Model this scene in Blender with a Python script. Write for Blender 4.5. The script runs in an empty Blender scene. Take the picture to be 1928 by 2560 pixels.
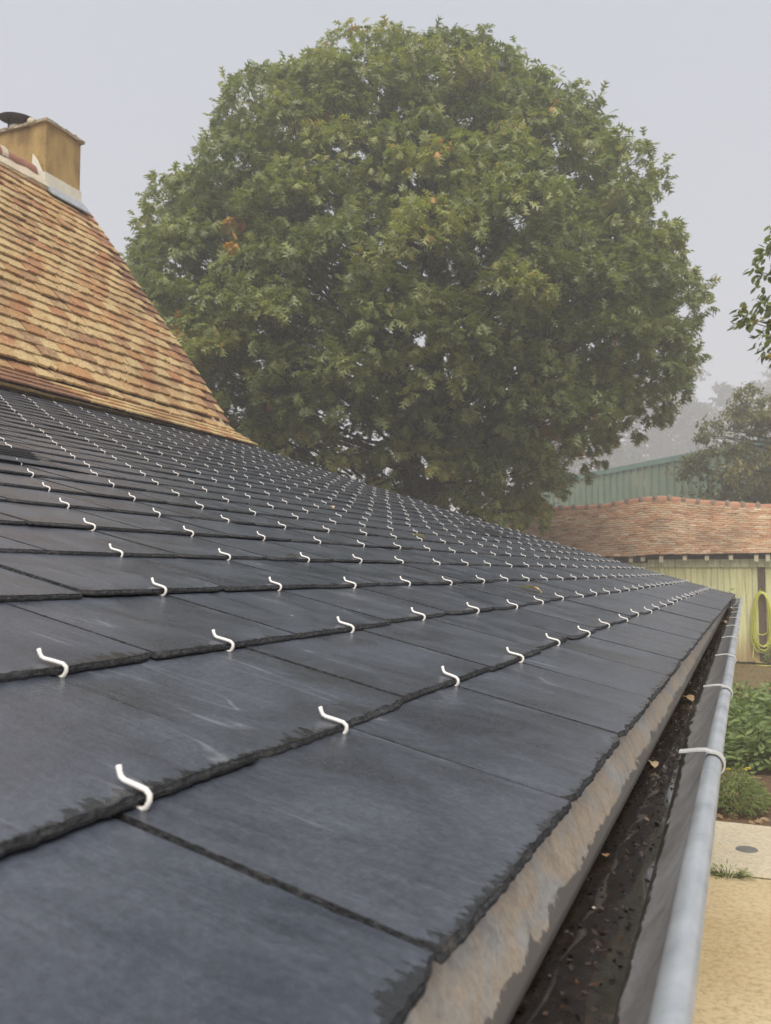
import bpy, math, random
import numpy as np
from mathutils import Matrix, Vector

# ------------------------------------------------------------------ camera, sky, sun, exposure
SC = bpy.context.scene
HC = 1.95                      # camera height above the yard
FPX, PITCH, YAW = 2175.26, 0.0711, 0.3976
cF = Vector((-math.sin(YAW)*math.cos(PITCH), math.cos(YAW)*math.cos(PITCH), math.sin(PITCH)))
cR = Vector((math.cos(YAW), math.sin(YAW), 0))
cU = cR.cross(cF)
cam_d = bpy.data.cameras.new('camera')
cam = bpy.data.objects.new('camera', cam_d)
SC.collection.objects.link(cam)
cam.matrix_world = Matrix(((cR.x, cU.x, -cF.x, 0), (cR.y, cU.y, -cF.y, 0), (cR.z, cU.z, -cF.z, HC), (0, 0, 0, 1)))
cam_d.sensor_fit = 'HORIZONTAL'; cam_d.sensor_width = 36.0
cam_d.lens = 36.0*FPX/1928.0
cam_d.clip_start = 0.02; cam_d.clip_end = 3000
cam_d.dof.use_dof = True; cam_d.dof.focus_distance = 1.25; cam_d.dof.aperture_fstop = 24.0
SC.camera = cam

SUN_ELEV, SUN_AZ = math.radians(56), math.radians(158)      # azimuth measured from +Y towards +X
world = bpy.data.worlds.new('World'); SC.world = world; world.use_nodes = True
wn = world.node_tree; wn.nodes.clear()
w_out = wn.nodes.new('ShaderNodeOutputWorld'); w_bg = wn.nodes.new('ShaderNodeBackground')
w_sky = wn.nodes.new('ShaderNodeTexSky'); w_sky.sky_type = 'NISHITA'; w_sky.sun_disc = False
w_sky.sun_elevation = SUN_ELEV; w_sky.sun_rotation = SUN_AZ; w_sky.dust_density = 6.0; w_sky.air_density = 1.0
w_hs = wn.nodes.new('ShaderNodeHueSaturation'); w_hs.inputs['Saturation'].default_value = 0.45
w_mix = wn.nodes.new('ShaderNodeMix'); w_mix.data_type = 'RGBA'; w_mix.inputs[0].default_value = 0.9
w_mix.inputs[7].default_value = (2.72, 2.88, 3.26, 1)         # even pale cloud
w_bg.inputs['Strength'].default_value = 0.1
wn.links.new(w_sky.outputs[0], w_hs.inputs['Color']); wn.links.new(w_hs.outputs[0], w_mix.inputs[6])
wn.links.new(w_mix.outputs[2], w_bg.inputs['Color']); wn.links.new(w_bg.outputs[0], w_out.inputs['Surface'])

sun_d = bpy.data.lights.new('sun', 'SUN'); sun_d.energy = 2.3; sun_d.angle = math.radians(50); sun_d.color = (1, 0.95, 0.86)
sun = bpy.data.objects.new('sun', sun_d); SC.collection.objects.link(sun)
sd = Vector((math.sin(SUN_AZ)*math.cos(SUN_ELEV), math.cos(SUN_AZ)*math.cos(SUN_ELEV), math.sin(SUN_ELEV)))
sun.rotation_euler = sd.to_track_quat('Z', 'Y').to_euler(); sun.location = (0, 0, 30)

SC.view_settings.view_transform = 'Standard'; SC.view_settings.look = 'None'
SC.view_settings.gamma = 1.0; SC.view_settings.exposure = 1.02; SC.view_settings.use_curve_mapping = False
SC.render.engine = 'CYCLES'
SC.cycles.use_denoising = True; SC.cycles.denoiser = 'OPENIMAGEDENOISE'; SC.cycles.denoising_input_passes = 'RGB_ALBEDO_NORMAL'; SC.cycles.denoising_prefilter = 'NONE'; SC.cycles.use_adaptive_sampling = False
SC.cycles.max_bounces = 6; SC.cycles.diffuse_bounces = 3; SC.cycles.glossy_bounces = 3
SC.cycles.transmission_bounces = 4; SC.cycles.volume_bounces = 2; SC.cycles.transparent_max_bounces = 6

COL = SC.collection
rng = np.random.default_rng(7)
R = random.Random(7)

# ------------------------------------------------------------------ node helpers
def new_mat(name):
    m = bpy.data.materials.new(name); m.use_nodes = True
    nt = m.node_tree; b = nt.nodes['Principled BSDF']
    return m, nt, b
def N(nt, typ, **kw):
    n = nt.nodes.new(typ)
    for k, v in kw.items():
        if k.startswith('i_'):
            key = k[2:]; key = int(key) if key.isdigit() else key.replace('_', ' ')
            n.inputs[key].default_value = v
        else: setattr(n, k, v)
    return n
def L(nt, a, ao, b, bi): nt.links.new(a.outputs[ao], b.inputs[bi])
def coord(nt, kind='Object', scale=(1, 1, 1)):
    tc = N(nt, 'ShaderNodeTexCoord'); mp = N(nt, 'ShaderNodeMapping'); mp.inputs['Scale'].default_value = scale
    L(nt, tc, kind, mp, 'Vector'); return mp
def noise(nt, vec, scale, detail=4, rough=0.6, dist=0.0):
    n = N(nt, 'ShaderNodeTexNoise'); n.inputs['Scale'].default_value = scale; n.inputs['Detail'].default_value = detail
    n.inputs['Roughness'].default_value = rough; n.inputs['Distortion'].default_value = dist
    if vec is not None: L(nt, vec, 0, n, 'Vector')
    return n
def ramp(nt, src, so, stops, interp='LINEAR'):
    r = N(nt, 'ShaderNodeValToRGB'); e = r.color_ramp; e.interpolation = interp
    while len(e.elements) < len(stops): e.elements.new(0.5)
    for el, (p, c) in zip(e.elements, stops):
        el.position = p; el.color = (*c, 1) if len(c) == 3 else c
    if src is not None: L(nt, src, so, r, 'Fac')
    return r
def mixc(nt, fac, a, b, blend='MIX'):
    m = N(nt, 'ShaderNodeMix', data_type='RGBA', blend_type=blend)
    for slot, v in ((0, fac), (6, a), (7, b)):
        if isinstance(v, tuple) and hasattr(v[0], 'outputs'): L(nt, v[0], v[1], m, slot)
        elif isinstance(v, tuple): m.inputs[slot].default_value = (*v, 1)
        else: m.inputs[slot].default_value = v
    return m
def math_(nt, op, a, b=None, clamp=False):
    m = N(nt, 'ShaderNodeMath', operation=op, use_clamp=clamp)
    for i, v in enumerate((a, b)):
        if v is None: continue
        if isinstance(v, tuple): L(nt, v[0], v[1], m, i)
        else: m.inputs[i].default_value = v
    return m
def bump(nt, b, src, so, strength, dist):
    n = N(nt, 'ShaderNodeBump'); n.inputs['Strength'].default_value = strength; n.inputs['Distance'].default_value = dist
    L(nt, src, so, n, 'Height'); L(nt, n, 'Normal', b, 'Normal'); return n
def piece_random(nt):
    """one number per piece: the object's own random for single pieces, the 'rnd' attribute for joined ones"""
    oi = N(nt, 'ShaderNodeObjectInfo'); at = N(nt, 'ShaderNodeAttribute', attribute_name='rnd')
    s = math_(nt, 'ADD', (oi, 'Random'), (at, 'Fac')); return math_(nt, 'FRACT', (s, 0))

# ------------------------------------------------------------------ materials
def m_slate(name, wet_reach):
    m, nt, b = new_mat(name)
    uv = N(nt, 'ShaderNodeUVMap'); uv.uv_map = 'uv'
    pr = piece_random(nt)
    off = N(nt, 'ShaderNodeCombineXYZ'); big = math_(nt, 'MULTIPLY', (pr, 0), 37.0)
    L(nt, big, 0, off, 0); L(nt, big, 0, off, 1); L(nt, big, 0, off, 2)
    va = N(nt, 'ShaderNodeVectorMath', operation='ADD'); L(nt, uv, 0, va, 0); L(nt, off, 0, va, 1)
    st = N(nt, 'ShaderNodeMapping'); st.inputs['Scale'].default_value = (75, 9, 10); L(nt, va, 0, st, 'Vector')
    grain = noise(nt, st, 1.0, 6, 0.65, 0.4)
    st2 = N(nt, 'ShaderNodeMapping'); st2.inputs['Scale'].default_value = (12, 9, 9); st2.inputs['Rotation'].default_value = (0, 0, 0.25); L(nt, va, 0, st2, 'Vector')
    cloud = noise(nt, st2, 1.0, 4, 0.6, 0.6)
    base = ramp(nt, pr, 0, [(0, (0.022, 0.028, 0.043)), (0.25, (0.036, 0.042, 0.060)), (0.5, (0.028, 0.032, 0.044)), (0.75, (0.046, 0.051, 0.066)), (1, (0.034, 0.037, 0.045))])
    c1 = mixc(nt, (ramp(nt, cloud, 0, [(0.38, (0, 0, 0)), (0.62, (1, 1, 1))]), 0), (base, 0), (0.060, 0.068, 0.088))
    c2 = mixc(nt, (ramp(nt, grain, 0, [(0.54, (0, 0, 0)), (0.80, (0.32, 0.32, 0.32))]), 0), (c1, 2), (0.125, 0.135, 0.16))
    # pale scuffs and droppings
    sp = N(nt, 'ShaderNodeTexVoronoi'); sp.inputs['Scale'].default_value = 34; L(nt, va, 0, sp, 'Vector')
    spr = ramp(nt, sp, 'Distance', [(0.03, (1, 1, 1)), (0.065, (0, 0, 0))])
    spc = N(nt, 'ShaderNodeSeparateColor'); L(nt, sp, 'Color', spc, 0)
    gate = math_(nt, 'GREATER_THAN', (spc, 0), 0.955); spm = math_(nt, 'MULTIPLY', (spr, 0), (gate, 0))
    spk = noise(nt, va, 260, 4, 0.75)
    c2b = mixc(nt, 0.55, (c2, 2), (ramp(nt, spk, 0, [(0.32, (0.45,)*3), (0.5, (0.95,)*3), (0.68, (1.6,)*3)]), 0), 'MULTIPLY')
    c3 = mixc(nt, (spm, 0), (c2b, 2), (0.5, 0.5, 0.48))
    scr_m = N(nt, 'ShaderNodeMapping'); scr_m.inputs['Scale'].default_value = (5, 60, 5); scr_m.inputs['Rotation'].default_value = (0, 0, 1.1); L(nt, va, 0, scr_m, 'Vector')
    scr = noise(nt, scr_m, 1.0, 8, 0.8, 1.2)
    c4 = mixc(nt, (ramp(nt, scr, 0, [(0.66, (0, 0, 0)), (0.73, (0.7, 0.7, 0.7))]), 0), (c3, 2), (0.20, 0.205, 0.22))
    sm_ = N(nt, 'ShaderNodeMapping'); sm_.inputs['Scale'].default_value = (16, 2.2, 4); sm_.inputs['Rotation'].default_value = (0, 0, 0.12); L(nt, va, 0, sm_, 'Vector')
    sn = noise(nt, sm_, 1.0, 2, 0.5, 0.2); sdv = math_(nt, 'ABSOLUTE', (math_(nt, 'SUBTRACT', (sn, 0), 0.5), 0))
    sline = math_(nt, 'MULTIPLY', (ramp(nt, sdv, 0, [(0.0, (1, 1, 1)), (0.006, (0, 0, 0))]), 0), (ramp(nt, cloud, 0, [(0.5, (0, 0, 0)), (0.6, (0.45,)*3)]), 0))
    c4 = mixc(nt, (sline, 0), (c4, 2), (0.26, 0.27, 0.29))
    # damp line along the tail: darker, glossier, ragged
    sep = N(nt, 'ShaderNodeSeparateXYZ'); L(nt, uv, 0, sep, 0)
    rg_m = N(nt, 'ShaderNodeMapping'); rg_m.inputs['Scale'].default_value = (190, 60, 10); L(nt, va, 0, rg_m, 'Vector')
    rg = noise(nt, rg_m, 1.0, 5, 0.65, 0.3)
    pm_ = N(nt, 'ShaderNodeMapping'); pm_.inputs['Scale'].default_value = (17, 6, 6); L(nt, va, 0, pm_, 'Vector'); patch = noise(nt, pm_, 1.0, 2, 0.5)
    reach0 = math_(nt, 'MULTIPLY', (ramp(nt, rg, 0, [(0.3, (0, 0, 0)), (0.75, (1, 1, 1))]), 0), wet_reach)
    reach = math_(nt, 'MULTIPLY', (reach0, 0), (ramp(nt, patch, 0, [(0.35, (0.25,)*3), (0.6, (1.0,)*3), (0.75, (2.2,)*3)]), 0))
    dv = math_(nt, 'SUBTRACT', (reach, 0), (sep, 1)); wet = math_(nt, 'MULTIPLY', (dv, 0), 600.0, True)
    wd = mixc(nt, (wet, 0), (c4, 2), (0.010, 0.011, 0.013))
    L(nt, wd, 2, b, 'Base Color')
    fineg = noise(nt, va, 420, 3, 0.7)
    rr = mixc(nt, 0.25, (ramp(nt, cloud, 0, [(0.3, (0.19,)*3), (0.7, (0.38,)*3)]), 0), (fineg, 0))
    rf = mixc(nt, (wet, 0), (rr, 2), (0.26, 0.26, 0.26)); L(nt, rf, 2, b, 'Roughness')
    b.inputs['Specular IOR Level'].default_value = 0.85
    hs0 = math_(nt, 'ADD', (math_(nt, 'MULTIPLY', (grain, 0), 0.45), 0), (cloud, 0))
    hsum = math_(nt, 'ADD', (hs0, 0), (math_(nt, 'MULTIPLY', (fineg, 0), 0.16), 0))
    bump(nt, b, hsum, 0, 0.6, 0.0024)
    return m
def m_slate_edge():
    m, nt, b = new_mat('slate_edge')
    mp = coord(nt, 'Object'); ml = coord(nt, 'Object', (0.22, 0.6, 3.2)); n0 = noise(nt, mp, 300, 5, 0.75); nl = noise(nt, ml, 330, 4, 0.7, 0.4); n = mixc(nt, 0.6, (n0, 0), (nl, 0)); n2 = noise(nt, mp, 23, 3, 0.6)
    n = N(nt, 'ShaderNodeRGBToBW'); nt.links.new([q for q in nt.nodes if q.type == 'MIX'][0].outputs[2], n.inputs[0])
    c = ramp(nt, n, 0, [(0.34, (0.010, 0.010, 0.011)), (0.48, (0.036, 0.037, 0.041)), (0.58, (0.085, 0.086, 0.090)), (0.70, (0.15, 0.145, 0.14))])
    c2 = mixc(nt, (ramp(nt, n2, 0, [(0.62, (0, 0, 0)), (0.75, (0.55, 0.55, 0.55))]), 0), (c, 0), (0.16, 0.135, 0.105))
    L(nt, c2, 2, b, 'Base Color'); b.inputs['Roughness'].default_value = 0.85
    b.inputs['Specular IOR Level'].default_value = 0.25
    bump(nt, b, n, 0, 1.0, 0.006); return m
def m_simple(name, stops, scale=20, rough=0.7, bstr=0.3, bdist=0.003, metal=0.0, kind='Object', scl=(1, 1, 1), spec=0.5, detail=5, coat=0.0):
    m, nt, b = new_mat(name); mp = coord(nt, kind, scl); n = noise(nt, mp, scale, detail, 0.65, 0.3)
    L(nt, ramp(nt, n, 0, stops), 0, b, 'Base Color'); b.inputs['Roughness'].default_value = rough
    b.inputs['Metallic'].default_value = metal; b.inputs['Specular IOR Level'].default_value = spec
    b.inputs['Coat Weight'].default_value = coat
    if bstr: bump(nt, b, n, 0, bstr, bdist)
    return m
def m_tile(name, stops, lichen, lichen_amt, moss=0.0, big=(1, 1, 1)):
    m, nt, b = new_mat(name); pr = piece_random(nt)
    gm = N(nt, 'ShaderNodeNewGeometry'); mp = N(nt, 'ShaderNodeMapping'); L(nt, gm, 'Position', mp, 'Vector')
    base = ramp(nt, pr, 0, stops)
    n1 = noise(nt, mp, 9, 5, 0.7, 0.5); n2 = noise(nt, mp, 75, 5, 0.7); n3 = noise(nt, mp, 1.3, 3, 0.6)
    pr2 = math_(nt, 'FRACT', (math_(nt, 'MULTIPLY', (pr, 0), 7.31), 0))
    s = math_(nt, 'ADD', (math_(nt, 'MULTIPLY', (n1, 0), 0.62), 0), (math_(nt, 'MULTIPLY', (pr2, 0), 0.33), 0))
    s2 = math_(nt, 'ADD', (s, 0), (math_(nt, 'MULTIPLY', (n2, 0), 0.35), 0))
    lm = ramp(nt, s2, 0, [(max(0.02, 0.62-lichen_amt), (0, 0, 0)), (min(0.98, 0.80-lichen_amt*0.7), (0.95,)*3)])
    c1 = mixc(nt, (lm, 0), (base, 0), lichen)
    dk = ramp(nt, n2, 0, [(0.30, (0.35, 0.30, 0.24)), (0.55, (1, 1, 1)), (0.8, (1.0, 1.0, 1.0))])
    c2 = mixc(nt, 0.85, (c1, 2), (dk, 0), 'MULTIPLY')
    c3 = mixc(nt, (ramp(nt, n3, 0, [(0.45, (0, 0, 0)), (0.7, (moss,)*3)]), 0), (c2, 2), (0.07, 0.05, 0.03))
    L(nt, c3, 2, b, 'Base Color'); b.inputs['Roughness'].default_value = 0.92; b.inputs['Specular IOR Level'].default_value = 0.2
    bump(nt, b, n2, 0, 0.8, 0.006); return m
def m_leaf(name, stops, trans=0.32, rough=0.5):
    m, nt, b = new_mat(name); at = N(nt, 'ShaderNodeAttribute', attribute_name='rnd')
    c = ramp(nt, at, 'Fac', stops); L(nt, c, 0, b, 'Base Color'); b.inputs['Roughness'].default_value = rough
    b.inputs['Specular IOR Level'].default_value = 0.4
    t = N(nt, 'ShaderNodeBsdfTranslucent'); tm = mixc(nt, 1.0, (c, 0), (1.25, 1.35, 0.6), 'MULTIPLY'); L(nt, tm, 2, t, 'Color')
    mx = N(nt, 'ShaderNodeMixShader'); mx.inputs[0].default_value = trans
    L(nt, b, 0, mx, 1); L(nt, t, 0, mx, 2); L(nt, mx, 0, nt.nodes['Material Output'], 'Surface'); return m

M = {}
M['slate'] = m_slate('slate', 0.012); M['slate_eave'] = m_slate('slate_eave', 0.017); M['slate_edge'] = m_slate_edge()
M['hook'] = m_simple('hook', [(0.3, (0.74, 0.70, 0.66)), (0.7, (0.84, 0.81, 0.78))], 60, 0.42, 0.1, 0.0005, 0.0, spec=0.5)
M['tile'] = m_tile('tile', [(0, (0.38, 0.19, 0.10)), (0.2, (0.44, 0.25, 0.115)), (0.4, (0.31, 0.17, 0.10)), (0.6, (0.46, 0.30, 0.14)), (0.75, (0.26, 0.15, 0.095)), (0.9, (0.42, 0.20, 0.10)), (1, (0.42, 0.28, 0.14))], (0.54, 0.41, 0.215), 0.06, 0.25)
M['tile_brown'] = m_tile('tile_brown', [(0, (0.25, 0.135, 0.085)), (0.5, (0.29, 0.16, 0.10)), (1, (0.23, 0.125, 0.08))], (0.31, 0.19, 0.12), -0.12, 0.2)
M['tile_barn'] = m_tile('tile_barn', [(0, (0.44, 0.235, 0.125)), (0.3, (0.52, 0.295, 0.165)), (0.55, (0.34, 0.185, 0.11)), (0.75, (0.56, 0.35, 0.20)), (0.93, (0.44, 0.24, 0.135)), (1, (0.68, 0.52, 0.37))], (0.54, 0.41, 0.27), 0.03, 0.45)
M['ridge'] = m_simple('ridge_clay', [(0.3, (0.22, 0.10, 0.07)), (0.7, (0.30, 0.14, 0.09))], 14, 0.85)
M['ridge_barn'] = m_simple('ridge_clay_barn', [(0.3, (0.34, 0.15, 0.09)), (0.6, (0.44, 0.22, 0.13)), (0.8, (0.30, 0.19, 0.12))], 6, 0.9)
M['mortar'] = m_simple('mortar', [(0.3, (0.40, 0.34, 0.25)), (0.7, (0.55, 0.48, 0.37))], 25, 0.9, 0.6, 0.008)
M['mortar_old'] = m_simple('mortar_old', [(0.3, (0.13, 0.10, 0.075)), (0.7, (0.27, 0.20, 0.15))], 18, 0.95, 0.8, 0.02)
M['mortar_white'] = m_simple('mortar_white', [(0.3, (0.56, 0.53, 0.44)), (0.7, (0.68, 0.65, 0.56))], 12, 0.85, 0.3, 0.004)
def m_render():
    m, nt, b = new_mat('ochre_render'); mp = coord(nt, 'Object'); n = noise(nt, mp, 130, 4, 0.7)
    mp2 = coord(nt, 'Object', (6, 6, 2.6)); n2 = noise(nt, mp2, 1.0, 4, 0.6, 0.5)
    c = ramp(nt, n2, 0, [(0.30, (0.24, 0.16, 0.075)), (0.50, (0.40, 0.275, 0.115)), (0.72, (0.50, 0.35, 0.16))])
    c2 = mixc(nt, 0.5, (c, 0), (ramp(nt, n, 0, [(0.3, (0.6,)*3), (0.6, (1, 1, 1))]), 0), 'MULTIPLY')
    L(nt, c2, 2, b, 'Base Color'); b.inputs['Roughness'].default_value = 0.95; b.inputs['Specular IOR Level'].default_value = 0.2
    bump(nt, b, n, 0, 0.8, 0.008); return m
M['render'] = m_render()
M['iron'] = m_simple('dark_iron', [(0.3, (0.035, 0.032, 0.034)), (0.7, (0.085, 0.068, 0.065))], 18, 0.6, 0.3, 0.002, 0.4)
M['vent'] = m_simple('vent_metal', [(0.3, (0.035, 0.037, 0.04)), (0.7, (0.07, 0.073, 0.08))], 20, 0.33, 0.1, 0.001, 0.5)
M['cover'] = m_simple('cover_iron', [(0.3, (0.11, 0.105, 0.095)), (0.7, (0.19, 0.18, 0.165))], 40, 0.7, 0.4, 0.002)
M['black'] = m_simple('dark_hollow', [(0.3, (0.008,)*3), (0.7, (0.012,)*3)], 5, 0.9, 0)
def m_zinc(name, dry_stops, wet_hi, tint_wet=(0.05, 0.046, 0.042)):
    """weathered zinc with a ragged wet line above the water in the gutter (height read along the metal)"""
    m, nt, b = new_mat(name); gm = N(nt, 'ShaderNodeNewGeometry')
    mp = N(nt, 'ShaderNodeMapping'); L(nt, gm, 'Position', mp, 'Vector')
    n = noise(nt, mp, 11, 4, 0.6, 0.8); fine = noise(nt, mp, 240, 3, 0.7)
    mp2 = N(nt, 'ShaderNodeMapping'); mp2.inputs['Scale'].default_value = (22, 24, 48); L(nt, gm, 'Position', mp2, 'Vector')
    rag = noise(nt, mp2, 1.0, 8, 0.72, 1.0)
    sep = N(nt, 'ShaderNodeSeparateXYZ'); L(nt, gm, 'Position', sep, 0)
    mr = N(nt, 'ShaderNodeMapRange'); mr.inputs['From Min'].default_value = 0.40; mr.inputs['From Max'].default_value = 1.40; mr.inputs['To Min'].default_value = wet_hi[0]; mr.inputs['To Max'].default_value = wet_hi[0]-wet_hi[2]; L(nt, sep, 1, mr, 'Value')
    lvl = math_(nt, 'ADD', (math_(nt, 'MULTIPLY', (ramp(nt, rag, 0, [(0.28, (0, 0, 0)), (0.72, (1, 1, 1))]), 0), wet_hi[1]), 0), (mr, 0))
    wet = math_(nt, 'MULTIPLY', (math_(nt, 'SUBTRACT', (lvl, 0), (sep, 2)), 0), 900.0, True)
    c = ramp(nt, n, 0, dry_stops)
    mid_ = noise(nt, mp, 55, 6, 0.75, 0.8)
    c1b = mixc(nt, 0.7, (c, 0), (ramp(nt, mid_, 0, [(0.3, (0.55, 0.54, 0.52)), (0.5, (0.95,)*3), (0.7, (1.15,)*3)]), 0), 'MULTIPLY')
    c2 = mixc(nt, 0.5, (c1b, 2), (ramp(nt, fine, 0, [(0.3, (0.55,)*3), (0.6, (1, 1, 1))]), 0), 'MULTIPLY')
    c3 = mixc(nt, (wet, 0), (c2, 2), tint_wet); L(nt, c3, 2, b, 'Base Color')
    b.inputs['Metallic'].default_value = 0.25
    rf = mixc(nt, (wet, 0), (0.55, 0.55, 0.55), (0.28, 0.28, 0.28)); L(nt, rf, 2, b, 'Roughness')
    bump(nt, b, n, 0, 0.15, 0.003); return m
M['zinc'] = m_zinc('zinc', [(0.28, (0.20, 0.195, 0.19)), (0.45, (0.29, 0.28, 0.275)), (0.6, (0.34, 0.34, 0.345)), (0.78, (0.43, 0.44, 0.46))], (HC-0.2040, 0.0075, 0.0182))
M['zinc_bead'] = m_simple('zinc_bead', [(0.28, (0.26, 0.285, 0.31)), (0.45, (0.38, 0.41, 0.44)), (0.6, (0.45, 0.48, 0.515)), (0.78, (0.56, 0.59, 0.62))], 34, 0.42, 0.25, 0.0012, 0.45, scl=(1, 0.5, 1), detail=7)
M['flashing'] = m_zinc('flashing', [(0.28, (0.35, 0.36, 0.38)), (0.42, (0.43, 0.41, 0.38)), (0.55, (0.50, 0.40, 0.30)), (0.66, (0.46, 0.41, 0.35)), (0.8, (0.38, 0.38, 0.38))], (HC-0.1935, 0.015, 0.0), (0.17, 0.155, 0.14))
M['strap'] = m_simple('strap', [(0.3, (0.40, 0.40, 0.39)), (0.7, (0.56, 0.55, 0.53))], 60, 0.5, 0.2, 0.001, 0.1)
M['white_paint'] = m_simple('white_paint', [(0.3, (0.70, 0.69, 0.64)), (0.7, (0.80, 0.79, 0.75))], 14, 0.6, 0.2, 0.002)
def m_sludge():
    m, nt, b = new_mat('gutter_sludge'); gm = N(nt, 'ShaderNodeNewGeometry'); mp = N(nt, 'ShaderNodeMapping'); L(nt, gm, 'Position', mp, 'Vector')
    n = noise(nt, mp, 130, 6, 0.75, 0.5); n2 = noise(nt, mp, 22, 4, 0.6)
    c = ramp(nt, n, 0, [(0.35, (0.005, 0.0035, 0.0025)), (0.55, (0.012, 0.0075, 0.0048)), (0.65, (0.045, 0.024, 0.012)), (0.76, (0.13, 0.075, 0.04))])
    L(nt, c, 0, b, 'Base Color'); L(nt, ramp(nt, n2, 0, [(0.42, (0.04,)*3), (0.62, (0.28,)*3)]), 0, b, 'Roughness')
    b.inputs['Coat Weight'].default_value = 0.8; b.inputs['Coat Roughness'].default_value = 0.06
    bump(nt, b, n, 0, 0.6, 0.003); return m
M['sludge'] = m_sludge()
M['bark'] = m_simple('bark', [(0.3, (0.045, 0.038, 0.03)), (0.7, (0.12, 0.10, 0.08))], 9, 0.95, 1.0, 0.03, scl=(1, 1, 0.25))
M['oak_leaf'] = m_leaf('oak_leaf', [(0.0, (0.085, 0.112, 0.046)), (0.35, (0.165, 0.195, 0.076)), (0.65, (0.25, 0.275, 0.104)), (0.84, (0.34, 0.355, 0.13)), (0.93, (0.34, 0.29, 0.09)), (1.0, (0.52, 0.27, 0.08))], 0.36, 0.42)
M['olive_leaf'] = m_leaf('olive_leaf', [(0.0, (0.11, 0.12, 0.05)), (0.5, (0.18, 0.18, 0.068)), (0.85, (0.25, 0.22, 0.08)), (1.0, (0.33, 0.22, 0.09))], 0.3)
M['far_leaf'] = m_leaf('far_leaf', [(0.0, (0.05, 0.06, 0.035)), (0.6, (0.09, 0.095, 0.05)), (1.0, (0.14, 0.12, 0.06))], 0.3)
M['fruit_leaf'] = m_leaf('fruit_leaf', [(0.0, (0.09, 0.12, 0.05)), (0.6, (0.16, 0.19, 0.07)), (0.85, (0.24, 0.23, 0.08)), (1.0, (0.38, 0.29, 0.10))], 0.45)
M['plant_leaf'] = m_leaf('plant_leaf', [(0.0, (0.10, 0.15, 0.045)), (0.5, (0.19, 0.26, 0.085)), (0.85, (0.28, 0.34, 0.12)), (1.0, (0.34, 0.30, 0.12))], 0.3)
M['fern_leaf'] = m_leaf('fern_leaf', [(0.0, (0.11, 0.16, 0.045)), (0.6, (0.20, 0.26, 0.075)), (1.0, (0.22, 0.25, 0.08))], 0.3)
M['yellow_petal'] = m_leaf('yellow_petal', [(0, (0.75, 0.50, 0.03)), (1, (0.8, 0.58, 0.06))], 0.2)
M['cream_petal'] = m_leaf('cream_petal', [(0, (0.75, 0.72, 0.5)), (1, (0.8, 0.78, 0.6))], 0.2)
M['dry_leaf'] = m_leaf('dry_leaf', [(0, (0.17, 0.095, 0.05)), (0.5, (0.32, 0.20, 0.10)), (1, (0.52, 0.41, 0.26))], 0.15, 0.7)
M['wet_bits'] = m_leaf('wet_bits', [(0, (0.012, 0.008, 0.006)), (0.5, (0.045, 0.025, 0.014)), (0.8, (0.12, 0.07, 0.04)), (1, (0.5, 0.45, 0.38))], 0.05, 0.25)
def m_planks(name, hi, mid, lo, dirt):
    m, nt, b = new_mat(name); pr = piece_random(nt); gm = N(nt, 'ShaderNodeNewGeometry')
    mp = N(nt, 'ShaderNodeMapping'); mp.inputs['Scale'].default_value = (26, 26, 1.6); L(nt, gm, 'Position', mp, 'Vector')
    n = noise(nt, mp, 1.0, 6, 0.7, 0.4); c0 = ramp(nt, pr, 0, [(0, hi), (0.5, mid), (1, hi)])
    c = mixc(nt, (ramp(nt, n, 0, [(0.46, (0, 0, 0)), (0.68, (0.9,)*3)]), 0), (c0, 0), lo)
    sep = N(nt, 'ShaderNodeSeparateXYZ'); L(nt, gm, 'Position', sep, 0)
    n2 = noise(nt, mp, 0.35, 4, 0.6); top = math_(nt, 'ADD', (math_(nt, 'MULTIPLY', (n2, 0), 1.3), 0), 0.15)
    d = math_(nt, 'MULTIPLY', (math_(nt, 'SUBTRACT', (top, 0), (sep, 2)), 0), 1.6, True)
    c2 = mixc(nt, (math_(nt, 'MULTIPLY', (d, 0), 0.85), 0), (c, 2), dirt)
    L(nt, c2, 2, b, 'Base Color'); b.inputs['Roughness'].default_value = 0.8; bump(nt, b, n, 0, 0.5, 0.006); return m
M['plank'] = m_planks('plank_paint', (0.72, 0.71, 0.38), (0.64, 0.66, 0.36), (0.44, 0.39, 0.22), (0.36, 0.23, 0.11))
M['beam'] = m_planks('beam_paint', (0.56, 0.60, 0.38), (0.52, 0.56, 0.36), (0.27, 0.26, 0.16), (0.3, 0.28, 0.16))
M['rafter'] = m_simple('rafter_wood', [(0.3, (0.46, 0.42, 0.29)), (0.7, (0.60, 0.55, 0.40))], 12, 0.85)
M['old_wood'] = m_simple('old_wood', [(0.3, (0.085, 0.06, 0.04)), (0.7, (0.17, 0.115, 0.075))], 9, 0.9, 0.6, 0.006, scl=(3, 3, 0.4))
M['brown_board'] = m_simple('brown_board', [(0.3, (0.24, 0.15, 0.085)), (0.7, (0.36, 0.245, 0.15))], 7, 0.9, 0.6, 0.006, scl=(3, 3, 0.4))
M['green_metal'] = m_simple('green_metal', [(0.28, (0.18, 0.235, 0.165)), (0.52, (0.22, 0.29, 0.205)), (0.66, (0.27, 0.325, 0.235)), (0.78, (0.40, 0.39, 0.28))], 1.3, 0.6, 0.1, 0.002, scl=(1, 1, 0.3))
M['green_rib'] = m_simple('green_rib', [(0.30, (0.10, 0.155, 0.105)), (0.55, (0.13, 0.20, 0.135)), (0.66, (0.24, 0.26, 0.17)), (0.75, (0.40, 0.38, 0.27))], 2.2, 0.6, 0.1, 0.002, scl=(1, 1, 0.35))
M['green_trim'] = m_simple('green_trim', [(0.3, (0.11, 0.21, 0.16)), (0.7, (0.15, 0.26, 0.20))], 1.5, 0.5, 0.1)
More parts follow.
